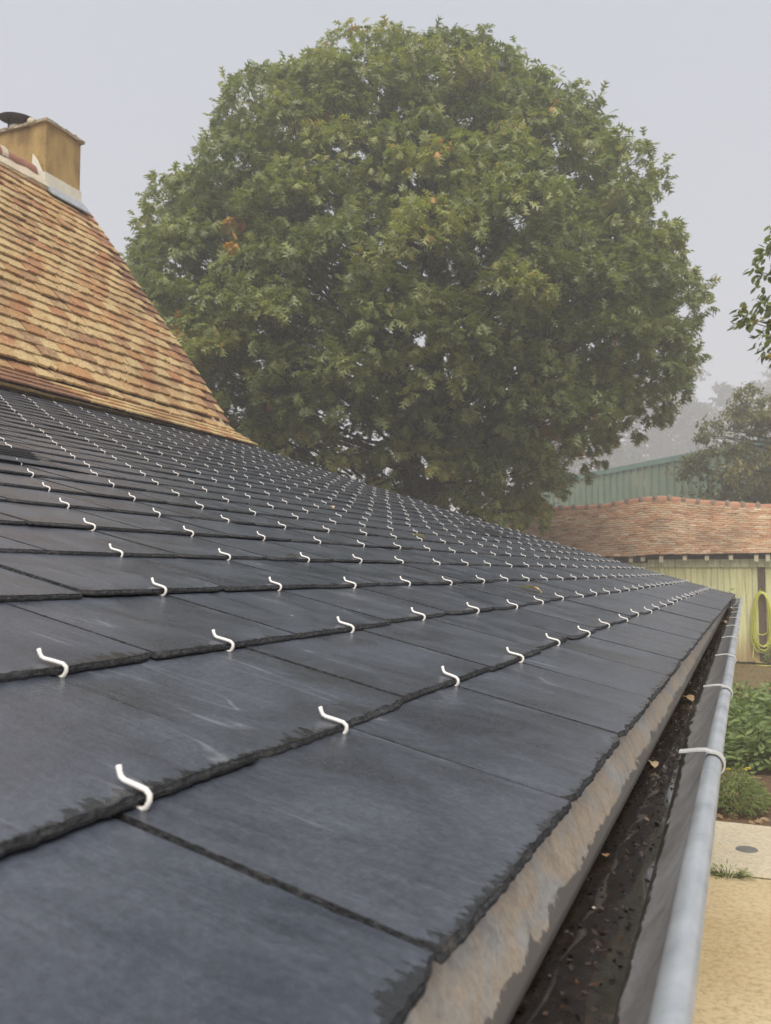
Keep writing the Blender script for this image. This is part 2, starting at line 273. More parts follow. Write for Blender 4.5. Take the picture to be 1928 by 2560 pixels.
M['hose'] = m_simple('hose', [(0.3, (0.48, 0.50, 0.06)), (0.7, (0.60, 0.60, 0.12))], 6, 0.42, 0.0)
def m_ground(name, cols, s1, s2, rough, bd, bs=0.7):
    m, nt, b = new_mat(name); gm = N(nt, 'ShaderNodeNewGeometry'); mp = N(nt, 'ShaderNodeMapping'); L(nt, gm, 'Position', mp, 'Vector')
    n1 = noise(nt, mp, s1, 5, 0.65, 0.4); n2 = noise(nt, mp, s2, 5, 0.7)
    c1 = ramp(nt, n1, 0, [(0.3, cols[0]), (0.5, cols[1]), (0.7, cols[2])])
    c2 = mixc(nt, 0.7, (c1, 0), (ramp(nt, n2, 0, [(0.3, (0.5, 0.47, 0.42)), (0.55, (1, 1, 1)), (0.8, (1, 1, 1))]), 0), 'MULTIPLY')
    L(nt, c2, 2, b, 'Base Color'); b.inputs['Roughness'].default_value = rough; b.inputs['Specular IOR Level'].default_value = 0.25
    bump(nt, b, n2, 0, bs, bd); return m
M['earth'] = m_ground('earth', [(0.14, 0.085, 0.045), (0.21, 0.135, 0.07), (0.12, 0.12, 0.05)], 0.9, 16, 0.95, 0.03)
M['bed'] = m_ground('bed_soil', [(0.09, 0.055, 0.032), (0.15, 0.09, 0.05), (0.20, 0.13, 0.07)], 2.5, 22, 0.95, 0.04)
M['sand'] = m_ground('sand_yard', [(0.50, 0.39, 0.22), (0.57, 0.46, 0.28), (0.63, 0.53, 0.35)], 1.1, 28, 0.95, 0.008, 0.5)
M['concrete'] = m_ground('concrete', [(0.52, 0.45, 0.32), (0.58, 0.51, 0.38), (0.60, 0.50, 0.33)], 2.0, 40, 0.9, 0.004, 0.4)
M['wall'] = m_ground('wall_render', [(0.40, 0.32, 0.2), (0.46, 0.38, 0.26), (0.5, 0.42, 0.3)], 2.0, 30, 0.95, 0.01)

# ------------------------------------------------------------------ object helpers
def link(o, parent=None):
    COL.objects.link(o)
    if parent is not None: o.parent = parent
    return o
def tag(o, label=None, cat=None, group=None, kind=None):
    if label: o['label'] = label
    if cat: o['category'] = cat
    if group: o['group'] = group
    if kind: o['kind'] = kind
    return o
def empty(name, loc=(0, 0, 0)):
    o = bpy.data.objects.new(name, None); o.location = loc; o.empty_display_size = 0.1; return link(o)
class MB:
    def __init__(s): s.v = []; s.f = []; s.m = []; s.uv = []; s.rnd = []; s.n = 0
    def add(s, verts, faces, mi=0, uv=None, rnd=0.0):
        off = s.n; s.v.extend([tuple(p) for p in verts]); s.n += len(verts)
        for i, f in enumerate(faces):
            s.f.append(tuple(a+off for a in f)); s.m.append(mi[i] if isinstance(mi, (list, tuple)) else mi); s.rnd.append(rnd)
        if uv is not None: s.uv.extend(uv)
        return s
    def box(s, x0, x1, y0, y1, z0, z1, mi=0, M4=None):
        v = [(x, y, z) for z in (z0, z1) for y in (y0, y1) for x in (x0, x1)]
        if M4 is not None: v = [tuple(M4 @ Vector(p)) for p in v]
        return s.add(v, [(0, 2, 3, 1), (4, 5, 7, 6), (0, 1, 5, 4), (2, 6, 7, 3), (0, 4, 6, 2), (1, 3, 7, 5)], mi)
    def tube(s, pts, rad, k=8, mi=0, cap=True):
        P = [Vector(p) for p in pts]; n = len(P); rs = rad if isinstance(rad, (list, tuple)) else [rad]*n
        up = None; vs = []
        for i in range(n):
            t = (P[min(i+1, n-1)]-P[max(i-1, 0)]).normalized()
            if up is None: up = t.orthogonal().normalized()
            else:
                up = (up - t*up.dot(t)); up = up.normalized() if up.length > 1e-6 else t.orthogonal().normalized()
            sd_ = t.cross(up)
            for j in range(k):
                a = 2*math.pi*j/k; vs.append(P[i]+(up*math.cos(a)+sd_*math.sin(a))*rs[i])
        fs = [(i*k+j, i*k+(j+1) % k, (i+1)*k+(j+1) % k, (i+1)*k+j) for i in range(n-1) for j in range(k)]
        if cap: fs += [tuple(range(k-1, -1, -1)), tuple((n-1)*k+j for j in range(k))]
        return s.add(vs, fs, mi)
    def lathe(s, prof, k=24, c=(0, 0, 0), mi=0, M4=None):
        vs = [Vector((r*math.cos(2*math.pi*j/k), r*math.sin(2*math.pi*j/k), z)) for r, z in prof for j in range(k)]
        vs = [(M4 @ p if M4 is not None else p)+Vector(c) for p in vs]
        fs = [(i*k+j, i*k+(j+1) % k, (i+1)*k+(j+1) % k, (i+1)*k+j) for i in range(len(prof)-1) for j in range(k)]
        return s.add(vs, fs, mi)
    def mesh(s, name, mats, smooth=False):
        me = bpy.data.meshes.new(name); me.from_pydata(s.v, [], s.f)
        for m in (mats if isinstance(mats, (list, tuple)) else [mats]): me.materials.append(m)
        if any(s.m): me.polygons.foreach_set('material_index', s.m)
        if s.uv:
            lay = me.uv_layers.new(name='uv'); idx = np.empty(len(me.loops), dtype=np.int32); me.loops.foreach_get('vertex_index', idx)
            lay.data.foreach_set('uv', np.array(s.uv, dtype=np.float32)[idx].ravel())
        if any(s.rnd):
            a = me.attributes.new('rnd', 'FLOAT', 'FACE'); a.data.foreach_set('value', np.array(s.rnd, dtype=np.float32))
        if smooth: me.polygons.foreach_set('use_smooth', [True]*len(me.polygons))
        me.update(); return me
    def build(s, name, mats, parent=None, smooth=False):
        return link(bpy.data.objects.new(name, s.mesh(name, mats, smooth)), parent)
def fast_mesh(name, V, F, mat, rnd=None, k=3):
    """big numpy mesh; F is (n,k)"""
    me = bpy.data.meshes.new(name); nf = len(F)
    me.vertices.add(len(V)); me.vertices.foreach_set('co', V.astype(np.float32).ravel())
    me.loops.add(nf*k); me.loops.foreach_set('vertex_index', F.astype(np.int32).ravel())
    me.polygons.add(nf); me.polygons.foreach_set('loop_start', np.arange(0, nf*k, k, dtype=np.int32))
    me.materials.append(mat)
    if rnd is not None:
        a = me.attributes.new('rnd', 'FLOAT', 'FACE'); a.data.foreach_set('value', rnd.astype(np.float32))
    me.update(calc_edges=True); me.validate(); return me
def project(p):
    d = Vector((p[0], p[1], p[2]-HC)); z = d.dot(cF)
    if z < 0.05: return None
    return (964+FPX*d.dot(cR)/z, 1280-FPX*d.dot(cU)/z)
def seen_area(quad):
    q = [project(p) for p in quad]
    if any(a is None for a in q): return 0.0
    cx = sum(a[0] for a in q)/4; cy = sum(a[1] for a in q)/4
    lo = [min(a[0] for a in q), min(a[1] for a in q)]; hi = [max(a[0] for a in q), max(a[1] for a in q)]
    if hi[0] < 0 or lo[0] > 1928 or hi[1] < 0 or lo[1] > 2560: return 0.0
    return abs(sum(q[i][0]*q[(i+1) % 4][1]-q[(i+1) % 4][0]*q[i][1] for i in range(4)))/2
def place_pieces(name, items, parent, variants, keep=300, rest_name=None, rest_mats=None):
    """items: (area, matrix, variant key); variants[key] = (MB, mesh). The largest in view become objects, the rest one joined part."""
    order = sorted(range(len(items)), key=lambda i: -items[i][0])
    for i in order[:keep]:
        _, mx, key = items[i]; o = bpy.data.objects.new(name, variants[key][1]); o.matrix_local = mx; link(o, parent)
    rest = MB()
    for i in order[keep:]:
        _, mx, key = items[i]; src = variants[key][0]
        rest.add([mx @ Vector(p) for p in src.v], src.f, list(src.m), list(src.uv) if src.uv else None, rnd=R.random())
    if rest.n:
        o = rest.build(rest_name or name, rest_mats, parent); o['kind'] = 'stuff'; return o

# ------------------------------------------------------------------ ground
g = MB(); g.add([(-340, -340, 0), (340, -340, 0), (340, 340, 0), (-340, 340, 0)], [(0, 1, 2, 3)])
tag(g.build('ground', M['earth']), kind='structure')
def sheet(name, x0, x1, y0, y1, z, mat, ragged=0.0, n=60):
    m = MB(); xs = np.linspace(x0, x1, n); vs = []
    for x in xs:
        vs.append((x, y0, z)); vs.append((x, y1+ragged*(R.random()-0.5)*2, z))
    m.add(vs, [(2*i, 2*i+2, 2*i+3, 2*i+1) for i in range(n-1)]); return tag(m.build(name, mat), kind='structure')
sheet('sand_yard', -12, 12, -14, 6.35, 0.004, M['sand'], 0.03)
sheet('concrete_path', -12, 12, 6.2, 7.46, 0.012, M['concrete'], 0.012, 90)
sheet('planting_bed', -5, 9, 7.42, 15.6, 0.006, M['bed'], 0.25, 80)

# ------------------------------------------------------------------ house: slate lean-to roof
house = empty('house', (-3, 3, 0)); HO = Matrix.Translation((3, -3, 0))
tag(house, 'ochre house with a long dark slate lean-to roof below a lichen-covered clay tile roof', 'house')
def hpart(name):
    o = empty(name); o.parent = house; o.matrix_parent_inverse = Matrix.Identity(4); o.location = (3, -3, 0); return o
LEN = 6.36; GA = 0.1543; SW = 0.2285; Y0 = 0.300; TH = 0.0048; ROWS = 27
TILT = math.atan(TH/GA)
def ang(s, y): return 0.2535+0.0046*y+0.016*s
_wob = [(R.uniform(0.5, 1.6), R.uniform(0, 6.28), R.uniform(0.6, 2.0), R.uniform(0, 6.28), R.uniform(0.0006, 0.0022)) for _ in range(7)]
def deck(s, y):
    k = 12; x = -0.1055; z = -0.1424+HC; ds = s/k
    for i in range(k):
        a = ang(ds*(i+0.5), y); x -= math.cos(a)*ds; z += math.sin(a)*ds
    if s > 0.05: z += min(1, s)*sum(w[4]*math.sin(w[0]*y+w[1])*math.sin(w[2]*s+w[3]) for w in _wob)
    return Vector((x, y, z))
def slate_mx(s, y, yawj=0.0, lift=0.0, sx=1.0, pitchj=0.0):
    a = ang(s, y)-TILT+pitchj; o = deck(s, y)
    X = Vector((0, 1, 0)); Yv = Vector((-math.cos(a), 0, math.sin(a))); Z = X.cross(Yv); o = o+Z*lift
    m = Matrix(((X.x, Yv.x, Z.x, o.x), (X.y, Yv.y, Z.y, o.y), (X.z, Yv.z, Z.z, o.z), (0, 0, 0, 1)))
    return m @ Matrix.Rotation(yawj, 4, 'Z') @ Matrix.Diagonal((sx, 1, 1, 1))
def slate_mb(rs, n_t, n_s, w=SW-0.0016, ln=0.335, t=TH):
    """one slate, hand-dressed edges: ragged outline, uneven chipped bevel on tail and sides"""
    pts = []
    hw = w/2
    for i in range(n_t): pts.append((-hw+w*i/n_t, 0.0, 0))
    for i in range(n_s): pts.append((hw, 0.22*i/n_s, 1))
    pts += [(hw, 0.22, 1), (hw, ln, 2), (-hw, ln, 2), (-hw, 0.22, 3)]
    for i in range(n_s-1, 0, -1): pts.append((-hw, 0.22*i/n_s, 3))
    K = len(pts); ph = [rs.uniform(0, 6.28) for _ in range(8)]
    outer = []; inner = []; bot = []; corner = rs.random()
    for i, (x, y, sd_) in enumerate(pts):
        u = x+y*1.7
        wave = 0.0003*math.sin(31*u+ph[0])+0.0003*math.sin(140*u+ph[1])+0.0003*math.sin(420*u+ph[4])+rs.uniform(-0.0004, 0.0004)
        rough_ = 0.5*math.sin(37*u+ph[2])+0.7*math.sin(95*u+ph[3])+0.6*math.sin(230*u+ph[5])+0.4*math.sin(510*u+ph[6])
        slow = 0.5+0.5*math.sin(23*u+ph[7])*math.sin(9*u+ph[0]); bev = 0.0030*(0.35+1.1*slow*slow)+0.0009*rough_*(0.4+slow)+rs.uniform(-0.0003, 0.0003)
        if sd_ != 0: bev *= 0.5
        if sd_ == 0: bev *= 1.05
        bev = max(0.0012, bev)
        ox, oy = x, y
        if sd_ == 0: oy += wave
        elif sd_ == 1: ox += wave*0.8-0.0006
        elif sd_ == 3: ox -= wave*0.8-0.0006
        cd = min(math.hypot(x-hw, y), math.hypot(x+hw, y))
        if cd < 0.02 and y < 0.02 and corner < 0.5: oy += (0.02-cd)*0.22; ox *= 0.995
        ix = min(max(ox, -hw+bev), hw-bev); iy = max(oy, bev) if sd_ != 0 else oy+bev
        if sd_ == 2: iy = oy
        outer.append((ox, oy, t*rs.uniform(0.30, 0.48) if sd_ != 2 else t*0.5)); inner.append((ix, iy, t)); bot.append((ox, oy, 0.0003))
    m = MB(); vs = inner+outer+bot
    fs = [tuple(range(K))]+[(K+i, K+(i+1) % K, (i+1) % K, i) for i in range(K)]+[(2*K+i, 2*K+(i+1) % K, K+(i+1) % K, K+i) for i in range(K)]
    m.add(vs, fs, [0]+[1]*(2*K), [(p[0]+0.5, p[1]) for p in vs]); return m

slate_roof = hpart('slate_roof')
var = {}
for k in range(14):
    b_ = slate_mb(random.Random(100+k), 7, 4); var[('lo', k)] = (b_, b_.mesh('slate', [M['slate'], M['slate_edge']]))
for k in range(6):
    b_ = slate_mb(random.Random(150+k), 10, 5); var[('eave', k)] = (b_, b_.mesh('slate', [M['slate_eave'], M['slate_edge']]))
MEASURED = {1: [0.320, 0.522, 0.773, 1.008, 1.244, 1.464], 2: [0.429, 0.621, 0.858, 1.093, 1.327, 1.558, 1.784, 2.012], 3: [0.731, 0.967, 1.189, 1.417, 1.636, 1.859, 2.09, 2.30, 2.51],
            4: [0.844, 1.078, 1.317, 1.54, 1.76, 1.992, 2.218, 2.438], 5: [0.962, 1.196, 1.425, 1.661, 1.884], 6: [1.072, 1.302], 7: [1.185, 1.418], 8: [1.294, 1.527], 9: [1.409, 1.646], 0: [0.421, 0.655, 0.890, 1.125, 1.355]}
def row_centres(r):
    c = list(MEASURED.get(r, [Y0+(8 if r % 2 else 7.5)*SW+R.gauss(0, 0.006)]))
    while c[0] > (-1.3 if r < 6 else -0.4): c.insert(0, c[0]-SW+R.gauss(0, 0.0035))
    while c[-1] < LEN+0.3: c.append(c[-1]+SW+R.gauss(0, 0.0035))
    return c
slates = []; hooks = []; near_id = 0
VENTS = [(9, 1.16, 1.56), (8, 4.60, 4.94)]
for r in range(ROWS):
    s = r*GA
    cs = row_centres(r)
    for ni, yc in enumerate(cs[1:-1], 1):
        lo_, hi_ = (cs[ni-1]+yc)/2, (yc+cs[ni+1])/2
        right = LEN+0.012+R.uniform(-0.004, 0.004)
        if lo_ > right-0.03: continue
        hi_ = min(hi_, right); yc0 = yc; yc = (lo_+hi_)/2; sx = (hi_-lo_)/SW
        yj = R.gauss(0, 0.004); lift = 0.0003+abs(R.gauss(0, 0.0009)); sj = R.gauss(0, 0.0022)
        mx = slate_mx(max(0, s+sj) if r else 0.0, yc, yj, lift, sx, R.gauss(0, 0.0028))
        quad = [mx @ Vector(p) for p in ((-SW/2, 0, TH), (SW/2, 0, TH), (SW/2, GA, TH), (-SW/2, GA, TH))]
        ar = seen_area(quad); dist = (mx.translation-Vector((0, 0, HC))).length
        if dist < 1.15 and ar > 0:
            key = ('near', near_id); near_id += 1
            b_ = slate_mb(random.Random(900+near_id), 64, 44)
            var[key] = (b_, b_.mesh('slate', [M['slate_eave' if r == 0 else 'slate'], M['slate_edge']]))
        else: key = ('eave', R.randrange(6)) if r == 0 else ('lo', R.randrange(14))
        slates.append((ar, mx, key))
        if r >= 1 and sx > 0.55:
            hm = mx @ Matrix.Translation(((yc0-yc)/sx, 0, 0)) @ Matrix.Diagonal((1/sx, 1, 1, 1)) @ Matrix.Rotation(R.gauss(0, 0.13), 4, 'Z') @ Matrix.Rotation(R.gauss(0, 0.05), 4, 'Y')
            hooks.append((ar+1e-6/(dist+1), hm, 'a' if dist < 1.6 else 'b'))
place_pieces('slate', slates, slate_roof, var, 300, 'slates', [M['slate'], M['slate_edge']])
hp = [(0, 0.045, -0.0030), (0, 0.003, -0.0024), (0, -0.0014, -0.0018), (0, -0.0033, 0.0000), (0, -0.0041, 0.0030), (0, -0.0034, 0.0055), (0, -0.0008, 0.0069), (0, 0.0040, 0.0070), (0, 0.0124, 0.0070), (0, 0.0146, 0.0077), (0, 0.0161, 0.0094), (0, 0.0176, 0.0122)]
hv = {}
for k, seg in (('a', 10), ('b', 5)):
    b_ = MB().tube(hp if k == 'a' else hp[1:9:1]+hp[10:], 0.00132, seg); hv[k] = (b_, b_.mesh('hook', [M['hook']], True))
place_pieces('hook', hooks, slate_roof, hv, 300, 'hooks', [M['hook']])
# deck boards below the slates, and the verge edge
def strip_mesh(mb, f, ss, ys):
    o = mb.n; vs = [f(s, y) for s in ss for y in ys]; k = len(ys)
    mb.add(vs, [(i*k+j, (i+1)*k+j, (i+1)*k+j+1, i*k+j+1) for i in range(len(ss)-1) for j in range(k-1)])
dk = MB(); strip_mesh(dk, lambda s, y: deck(s, y)+Vector((0, 0, -0.022)), np.linspace(0.05, 4.02, 20), np.linspace(-1.3, LEN-0.02, 20)); dk.build('roof_deck', M['old_wood'], slate_roof)
vb = MB()
pv = [deck(s, LEN-0.03) for s in np.linspace(0.03, 4.0, 16)]
for a_, b_ in zip(pv[:-1], pv[1:]):
    vs = []
    for p in (a_, b_):
        for dy in (0, 0.022): vs += [(p.x, p.y+dy-0.012, p.z-0.024), (p.x, p.y+dy-0.012, p.z-0.16)]
    vb.add(vs, [(0, 1, 5, 4), (2, 6, 7, 3), (0, 4, 6, 2), (1, 3, 7, 5)])
vb.build('verge_board', M['old_wood'], slate_roof)
# roof vents
def vent(r, y0, y1, name='roof_vent'):
    t = empty(name); t.parent = house; W_ = y1-y0; mx = slate_mx(r*GA, (y0+y1)/2, 0, TH+0.001)
    t.matrix_local = Matrix.Translation((3, -3, 0)) @ mx; n = 28; b = MB(); hood = []
    for i in range(n+1):
        x = -W_/2-0.06+(W_+0.12)*i/n; e = min(1, max(0, (W_/2+0.06-abs(x))/0.11)); h = 0.020*(e*e*(3-2*e))
        hood.append((x, h))
    rows = [(-0.004, 0.08), (0.000, 0.22), (0.030, 0.26), (0.052, 0.30), (0.058, 0.36), (0.090, 1.0), (0.110, 1.02), (0.150, 0.75), (0.175, 0.05)]
    vs = [(x, y, h*k+0.0012) for y, k in rows for x, h in hood]; K = n+1
    b.add(vs, [(i*K+j, i*K+j+1, (i+1)*K+j+1, (i+1)*K+j) for i in range(len(rows)-1) for j in range(n)])
    b.build('hood', M['vent'], t, True)
    gb = MB(); k = int(W_/0.014); H_ = 0.020
    for q in range(3):
        y0_ = 0.0605+0.0098*q; y1_ = y0_+0.0066; za, zb_ = [H_*(0.36+(yy-0.058)/0.032*0.64)+0.0020 for yy in (y0_, y1_)]
        for i in range(k):
            x = -W_/2+0.045+(W_-0.09)*i/k
            gb.add([(x, y0_, za), (x+0.0095, y0_, za), (x+0.0095, y1_, zb_), (x, y1_, zb_)], [(0, 1, 2, 3)])
    gb.build('grille_slots', M['black'], t)['kind'] = 'stuff'
    rb = MB(); c_ = -W_/2+0.03
    for q in range(4): y_ = 0.0595+0.0098*q; z_ = H_*(0.36+(y_-0.058)/0.032*0.64)+0.0026; rb.tube([(-W_/2+0.04, y_, z_), (W_/2-0.04, y_, z_)], 0.0011, 5)
    rb.build('grille_bars', M['vent'], t)['kind'] = 'stuff'
for v in VENTS: vent(*v)

# walls of the house below the roofs
wb = MB()
wb.box(-0.52, -0.40, -3.0, LEN-0.12, 0.0, 1.80)
wb.build('front_wall', M['wall'], hpart('walls'))
gw = MB(); zb = [(-0.52, 1.78), (-3.9, 2.98), (-4.74, 3.98), (-5.87, 5.48), (-7.9, 2.6), (-7.9, 0), (-0.52, 0)]
for yy in (LEN-0.24, LEN-0.12): gw.add([(x, yy, z) for x, z in zb], [tuple(range(7)) if yy > LEN-0.2 else tuple(range(6, -1, -1))])
gw.build('gable_wall', M['wall'], [o for o in house.children if o.name.startswith('walls')][0])

# ------------------------------------------------------------------ gutter
gutter = hpart('gutter')
def gshift(y): return -0.0062*y
def sludge_z(y): return -0.2040-0.0185*min(1, max(0, (y-0.40)/1.0))
def prof_strip(mb, prof, ys, mi=0, zj=0.0):
    k = len(prof); vs = [(x+gshift(y), y, z+HC+(R.uniform(-zj, zj) if zj else 0)) for y in ys for x, z in prof]
    mb.add(vs, [(i*k+j, i*k+j+1, (i+1)*k+j+1, (i+1)*k+j) for i in range(len(ys)-1) for j in range(k-1)], mi)
gy = np.concatenate([np.linspace(-1.2, 1.0, 40), np.linspace(1.05, LEN-0.02, 50)])
CX, CZ, GR = -0.100, -0.168, 0.063
GV = 0.90
gp = [(-0.0365, -0.1630), (-0.0405, -0.1720), (-0.0480, -0.1860), (-0.0570, -0.1995), (-0.0680, -0.2115), (-0.0820, -0.2212), (-0.0990, -0.2255), (-0.1170, -0.2225), (-0.1340, -0.2110), (-0.1470, -0.1910), (-0.1530, -0.1660)]
_t = np.linspace(0, len(gp)-1, 41); gpx = np.interp(_t, range(len(gp)), [p[0] for p in gp]); gpz = np.interp(_t, range(len(gp)), [p[1] for p in gp])
for _ in range(4): gpx[1:-1] = (gpx[:-2]+2*gpx[1:-1]+gpx[2:])/4; gpz[1:-1] = (gpz[:-2]+2*gpz[1:-1]+gpz[2:])/4
inner = list(zip(gpx, gpz)); outer_ = [(x_, z_-0.0016) for x_, z_ in inner[::-1]]
gm_ = MB(); prof_strip(gm_, inner+outer_+[inner[0]], gy); gm_.build('channel', M['zinc'], gutter, True)
bead = MB(); BR = 0.0074; bcx, bcz = -0.0296, -0.1605
bead.tube([(bcx+gshift(y)+0.0005*math.sin(y*5), y, bcz+HC+0.0006*math.sin(y*3.3)) for y in gy], BR, 20); bead.build('bead', M['zinc_bead'], gutter, True)
fl = MB(); fprof = [(-0.150, -0.1445), (-0.133, -0.1490), (-0.1240, -0.1545), (-0.1165, -0.1660), (-0.1105, -0.1790), (-0.1050, -0.1920), (-0.1035, -0.1960), (-0.1050, -0.1970), (-0.1068, -0.1935), (-0.130, -0.158)]
fy = np.linspace(-1.2, LEN-0.03, 120)
prof_strip(fl, [(x+0.003, z) for x, z in fprof], fy); fl.build('flashing', M['flashing'], gutter, True)
cap = MB(); cap.add([(x+gshift(LEN), LEN-0.02, z+HC) for x, z in inner], [tuple(range(len(inner)))]); cap.build('end_cap', M['zinc'], gutter)
for i in range(12):
    y = [0.80, 1.27, 1.76, 2.26, 2.76, 3.26, 3.74, 4.22, 4.72, 5.22, 5.72, 6.20][i]; b = MB(); gs = gshift(y); hw = 0.0056; tk = 0.0007
    path = [(-0.027, 0.0070), (-0.024, 0.0074), (-0.020, 0.0082), (-0.012, 0.0095), (-0.0060, 0.0100)]+[(BR*1.16*math.cos(a), BR*1.16*math.sin(a)) for a in np.linspace(math.radians(95), math.radians(-75), 12)]
    path = [(bcx+gs+px_, bcz+pz+HC+0.0006) for px_, pz in path]
    sk = R.uniform(-0.004, 0.004); vs = []
    for q, (px_, pz) in enumerate(path):
        a0 = path[max(q-1, 0)]; a1 = path[min(q+1, len(path)-1)]; tx, tz = a1[0]-a0[0], a1[1]-a0[1]; l_ = math.hypot(tx, tz); nx, nz = -tz/l_, tx/l_
        if nz < 0 and q < 5: nx, nz = -nx, -nz
        yy = y+sk*q/len(path)
        vs += [(px_, yy-hw, pz), (px_, yy+hw, pz), (px_+nx*tk*2, yy+hw, pz+nz*tk*2), (px_+nx*tk*2, yy-hw, pz+nz*tk*2)]
    fs = []
    for q in range(len(path)-1):
        for e in range(4): fs.append((q*4+e, q*4+(e+1) % 4, q*4+4+(e+1) % 4, q*4+4+e))
    fs += [(3, 2, 1, 0), tuple(len(path)*4-4+e for e in range(4))]
    b.add(vs, fs); b.build('bracket', M['strap'], gutter)
# bits of leaf and grit on the sludge
gd = np.random.default_rng(77); nD = 1500; yD = 0.2+2.6*gd.uniform(0, 1, nD)**1.4; PD = []
for y in yD:
    zl = sludge_z(y); xl = float(np.interp(-zl, -gpz[26:][::-1], gpx[26:][::-1])); xr = float(np.interp(-zl, -gpz[:24], gpx[:24])); PD.append((gshift(y)+xl+(xr-xl)*(0.5+0.45*math.sin(gd.normal(0, 0.9))), y, HC+zl+0.0009))
GUTTER_BITS = (np.array(PD), gd)
# outlet with wire ball strainer, downpipe and shoe at the far corner
oy = LEN-0.14; ox = CX+gshift(oy)
dp = MB(); dp.tube([(ox, oy, HC-0.215), (ox, oy, HC-0.30), (ox-0.10, oy, HC-0.42), (-0.335, oy, HC-0.58), (-0.345, oy, HC-0.75), (-0.345, oy, 0.30)], 0.028, 14)
dp.build('downpipe', M['zinc_bead'], gutter, True)
shoe = MB(); shoe.lathe([(0.030, 0.30), (0.052, 0.30), (0.052, 0.262), (0.042, 0.255), (0.042, 0.03), (0.046, 0.0)], 20, (-0.345, oy, 0.0)); shoe.build('pipe_shoe', M['white_paint'], gutter, True)
st = MB()
for k in range(9):
    a = math.pi*k/9; st.tube([(ox+0.036*math.cos(a)*math.sin(t), oy+0.036*math.sin(a)*math.sin(t), HC-0.168+0.044*math.cos(t)) for t in np.linspace(-2.3, 2.3, 15)], 0.0013, 4)
so = st.build('wire_strainer', M['iron'], None); tag(so, 'round wire leaf strainer over the outlet at the far end of the gutter', 'strainer')
# wet sludge lying in the channel
sl = MB(); ys = np.concatenate([np.linspace(-1.2, 1.6, 190), np.linspace(1.63, 6.25, 120)]); K = 14; vs = []
for y in ys:
    zl = sludge_z(y); half = 1
    for j in range(K):
        e = -1+2*j/(K-1); xl = float(np.interp(-zl, -gpz[26:][::-1], gpx[26:][::-1])); xr = float(np.interp(-zl, -gpz[:24], gpx[:24])); vs.append((gshift(y)+(xl+xr)/2+e*(xr-xl)/2*0.99, y, HC+zl+(R.uniform(-0.0004, 0.0006) if 0 < j < K-1 else -0.0004)))
sl.add(vs, [(i*K+j, i*K+j+1, (i+1)*K+j+1, (i+1)*K+j) for i in range(len(ys)-1) for j in range(K-1)])
tag(sl.build('gutter_sludge', M['sludge'], None, True), 'black wet leaf sludge lying along the bottom of the gutter', 'sludge', kind='stuff')

# ------------------------------------------------------------------ house: clay tile roof and chimney
tile_roof = hpart('tile_roof')
TP = [(-3.865, 1.088), (-4.095, 1.222), (-4.737, 2.103), (-5.178, 2.672), (-5.50, 3.11), (-5.87, 3.60)]
TP = [(x, z+HC) for x, z in TP]
cum = [0]
for a_, b_ in zip(TP[:-1], TP[1:]): cum.append(cum[-1]+math.hypot(b_[0]-a_[0], b_[1]-a_[1]))
TLEN = cum[-1]
def tprof(s):
    s = min(max(s, 0), TLEN-1e-4)
    for i in range(len(TP)-1):
        if s <= cum[i+1]:
            u = (s-cum[i])/(cum[i+1]-cum[i]); a_, b_ = TP[i], TP[i+1]
            return a_[0]+(b_[0]-a_[0])*u, a_[1]+(b_[1]-a_[1])*u, math.atan2(b_[1]-a_[1], a_[0]-b_[0])
def tprof_s(s):
    x, z, a = tprof(s); return x, z, (tprof(s-0.06)[2]+a+tprof(s+0.06)[2])/3
def tile_mb(rs, w, ln, t, camber=0.003):
    """flat clay tile, slightly dished, chipped tail"""
    n = 5; m = MB(); xs = [-w/2+w*i/n for i in range(n+1)]; tail = [rs.uniform(-0.0035, 0.0035) for _ in xs]
    if rs.random() < 0.45: tail[0] += rs.uniform(0.004, 0.02)
    if rs.random() < 0.45: tail[-1] += rs.uniform(0.004, 0.02)
    if rs.random() < 0.12: tail[rs.randrange(n)] += rs.uniform(0.01, 0.025)
    zc = [camber*(1-(2*x/w)**2) for x in xs]; k = n+1
    vs = [(x, tail[i], zc[i]) for i, x in enumerate(xs)]+[(x, tail[i]+rs.uniform(0, 0.002), t+zc[i]) for i, x in enumerate(xs)]
    vs += [(x, tail[i]+0.010, t+zc[i]+0.0012) for i, x in enumerate(xs)]+[(x, ln, t) for x in xs]+[(x, ln, 0) for x in (xs[0], xs[-1])]
    fs = [(i, i+1, k+i+1, k+i) for i in range(n)]+[(k+i, k+i+1, 2*k+i+1, 2*k+i) for i in range(n)]+[(2*k+i, 2*k+i+1, 3*k+i+1, 3*k+i) for i in range(n)]
    fs += [(0, k, 2*k, 3*k, 4*k), (k-1, 4*k+1, 4*k-1, 3*k-1, 2*k-1)]
    m.add(vs, fs); return m
TW, TG, TT = 0.170, 0.1085, 0.0155; TTILT = math.atan(TT/TG)
tv = {}
for k in range(12):
    b_ = tile_mb(random.Random(300+k), TW-0.002, 0.19, TT); tv[('a', k)] = (b_, b_.mesh('tile', [M['tile']]))
for k in range(5):
    b_ = tile_mb(random.Random(330+k), TW-0.001, 0.19, 0.0105, 0.001); tv[('b', k)] = (b_, b_.mesh('tile', [M['tile_brown']]))
tiles_a = []; NT = 3+int((TLEN-0.267)/TG)
ywob = [(R.uniform(0.5, 3), R.uniform(0, 6), R.uniform(1, 4), R.uniform(0, 6), R.uniform(0.002, 0.005)) for _ in range(6)]
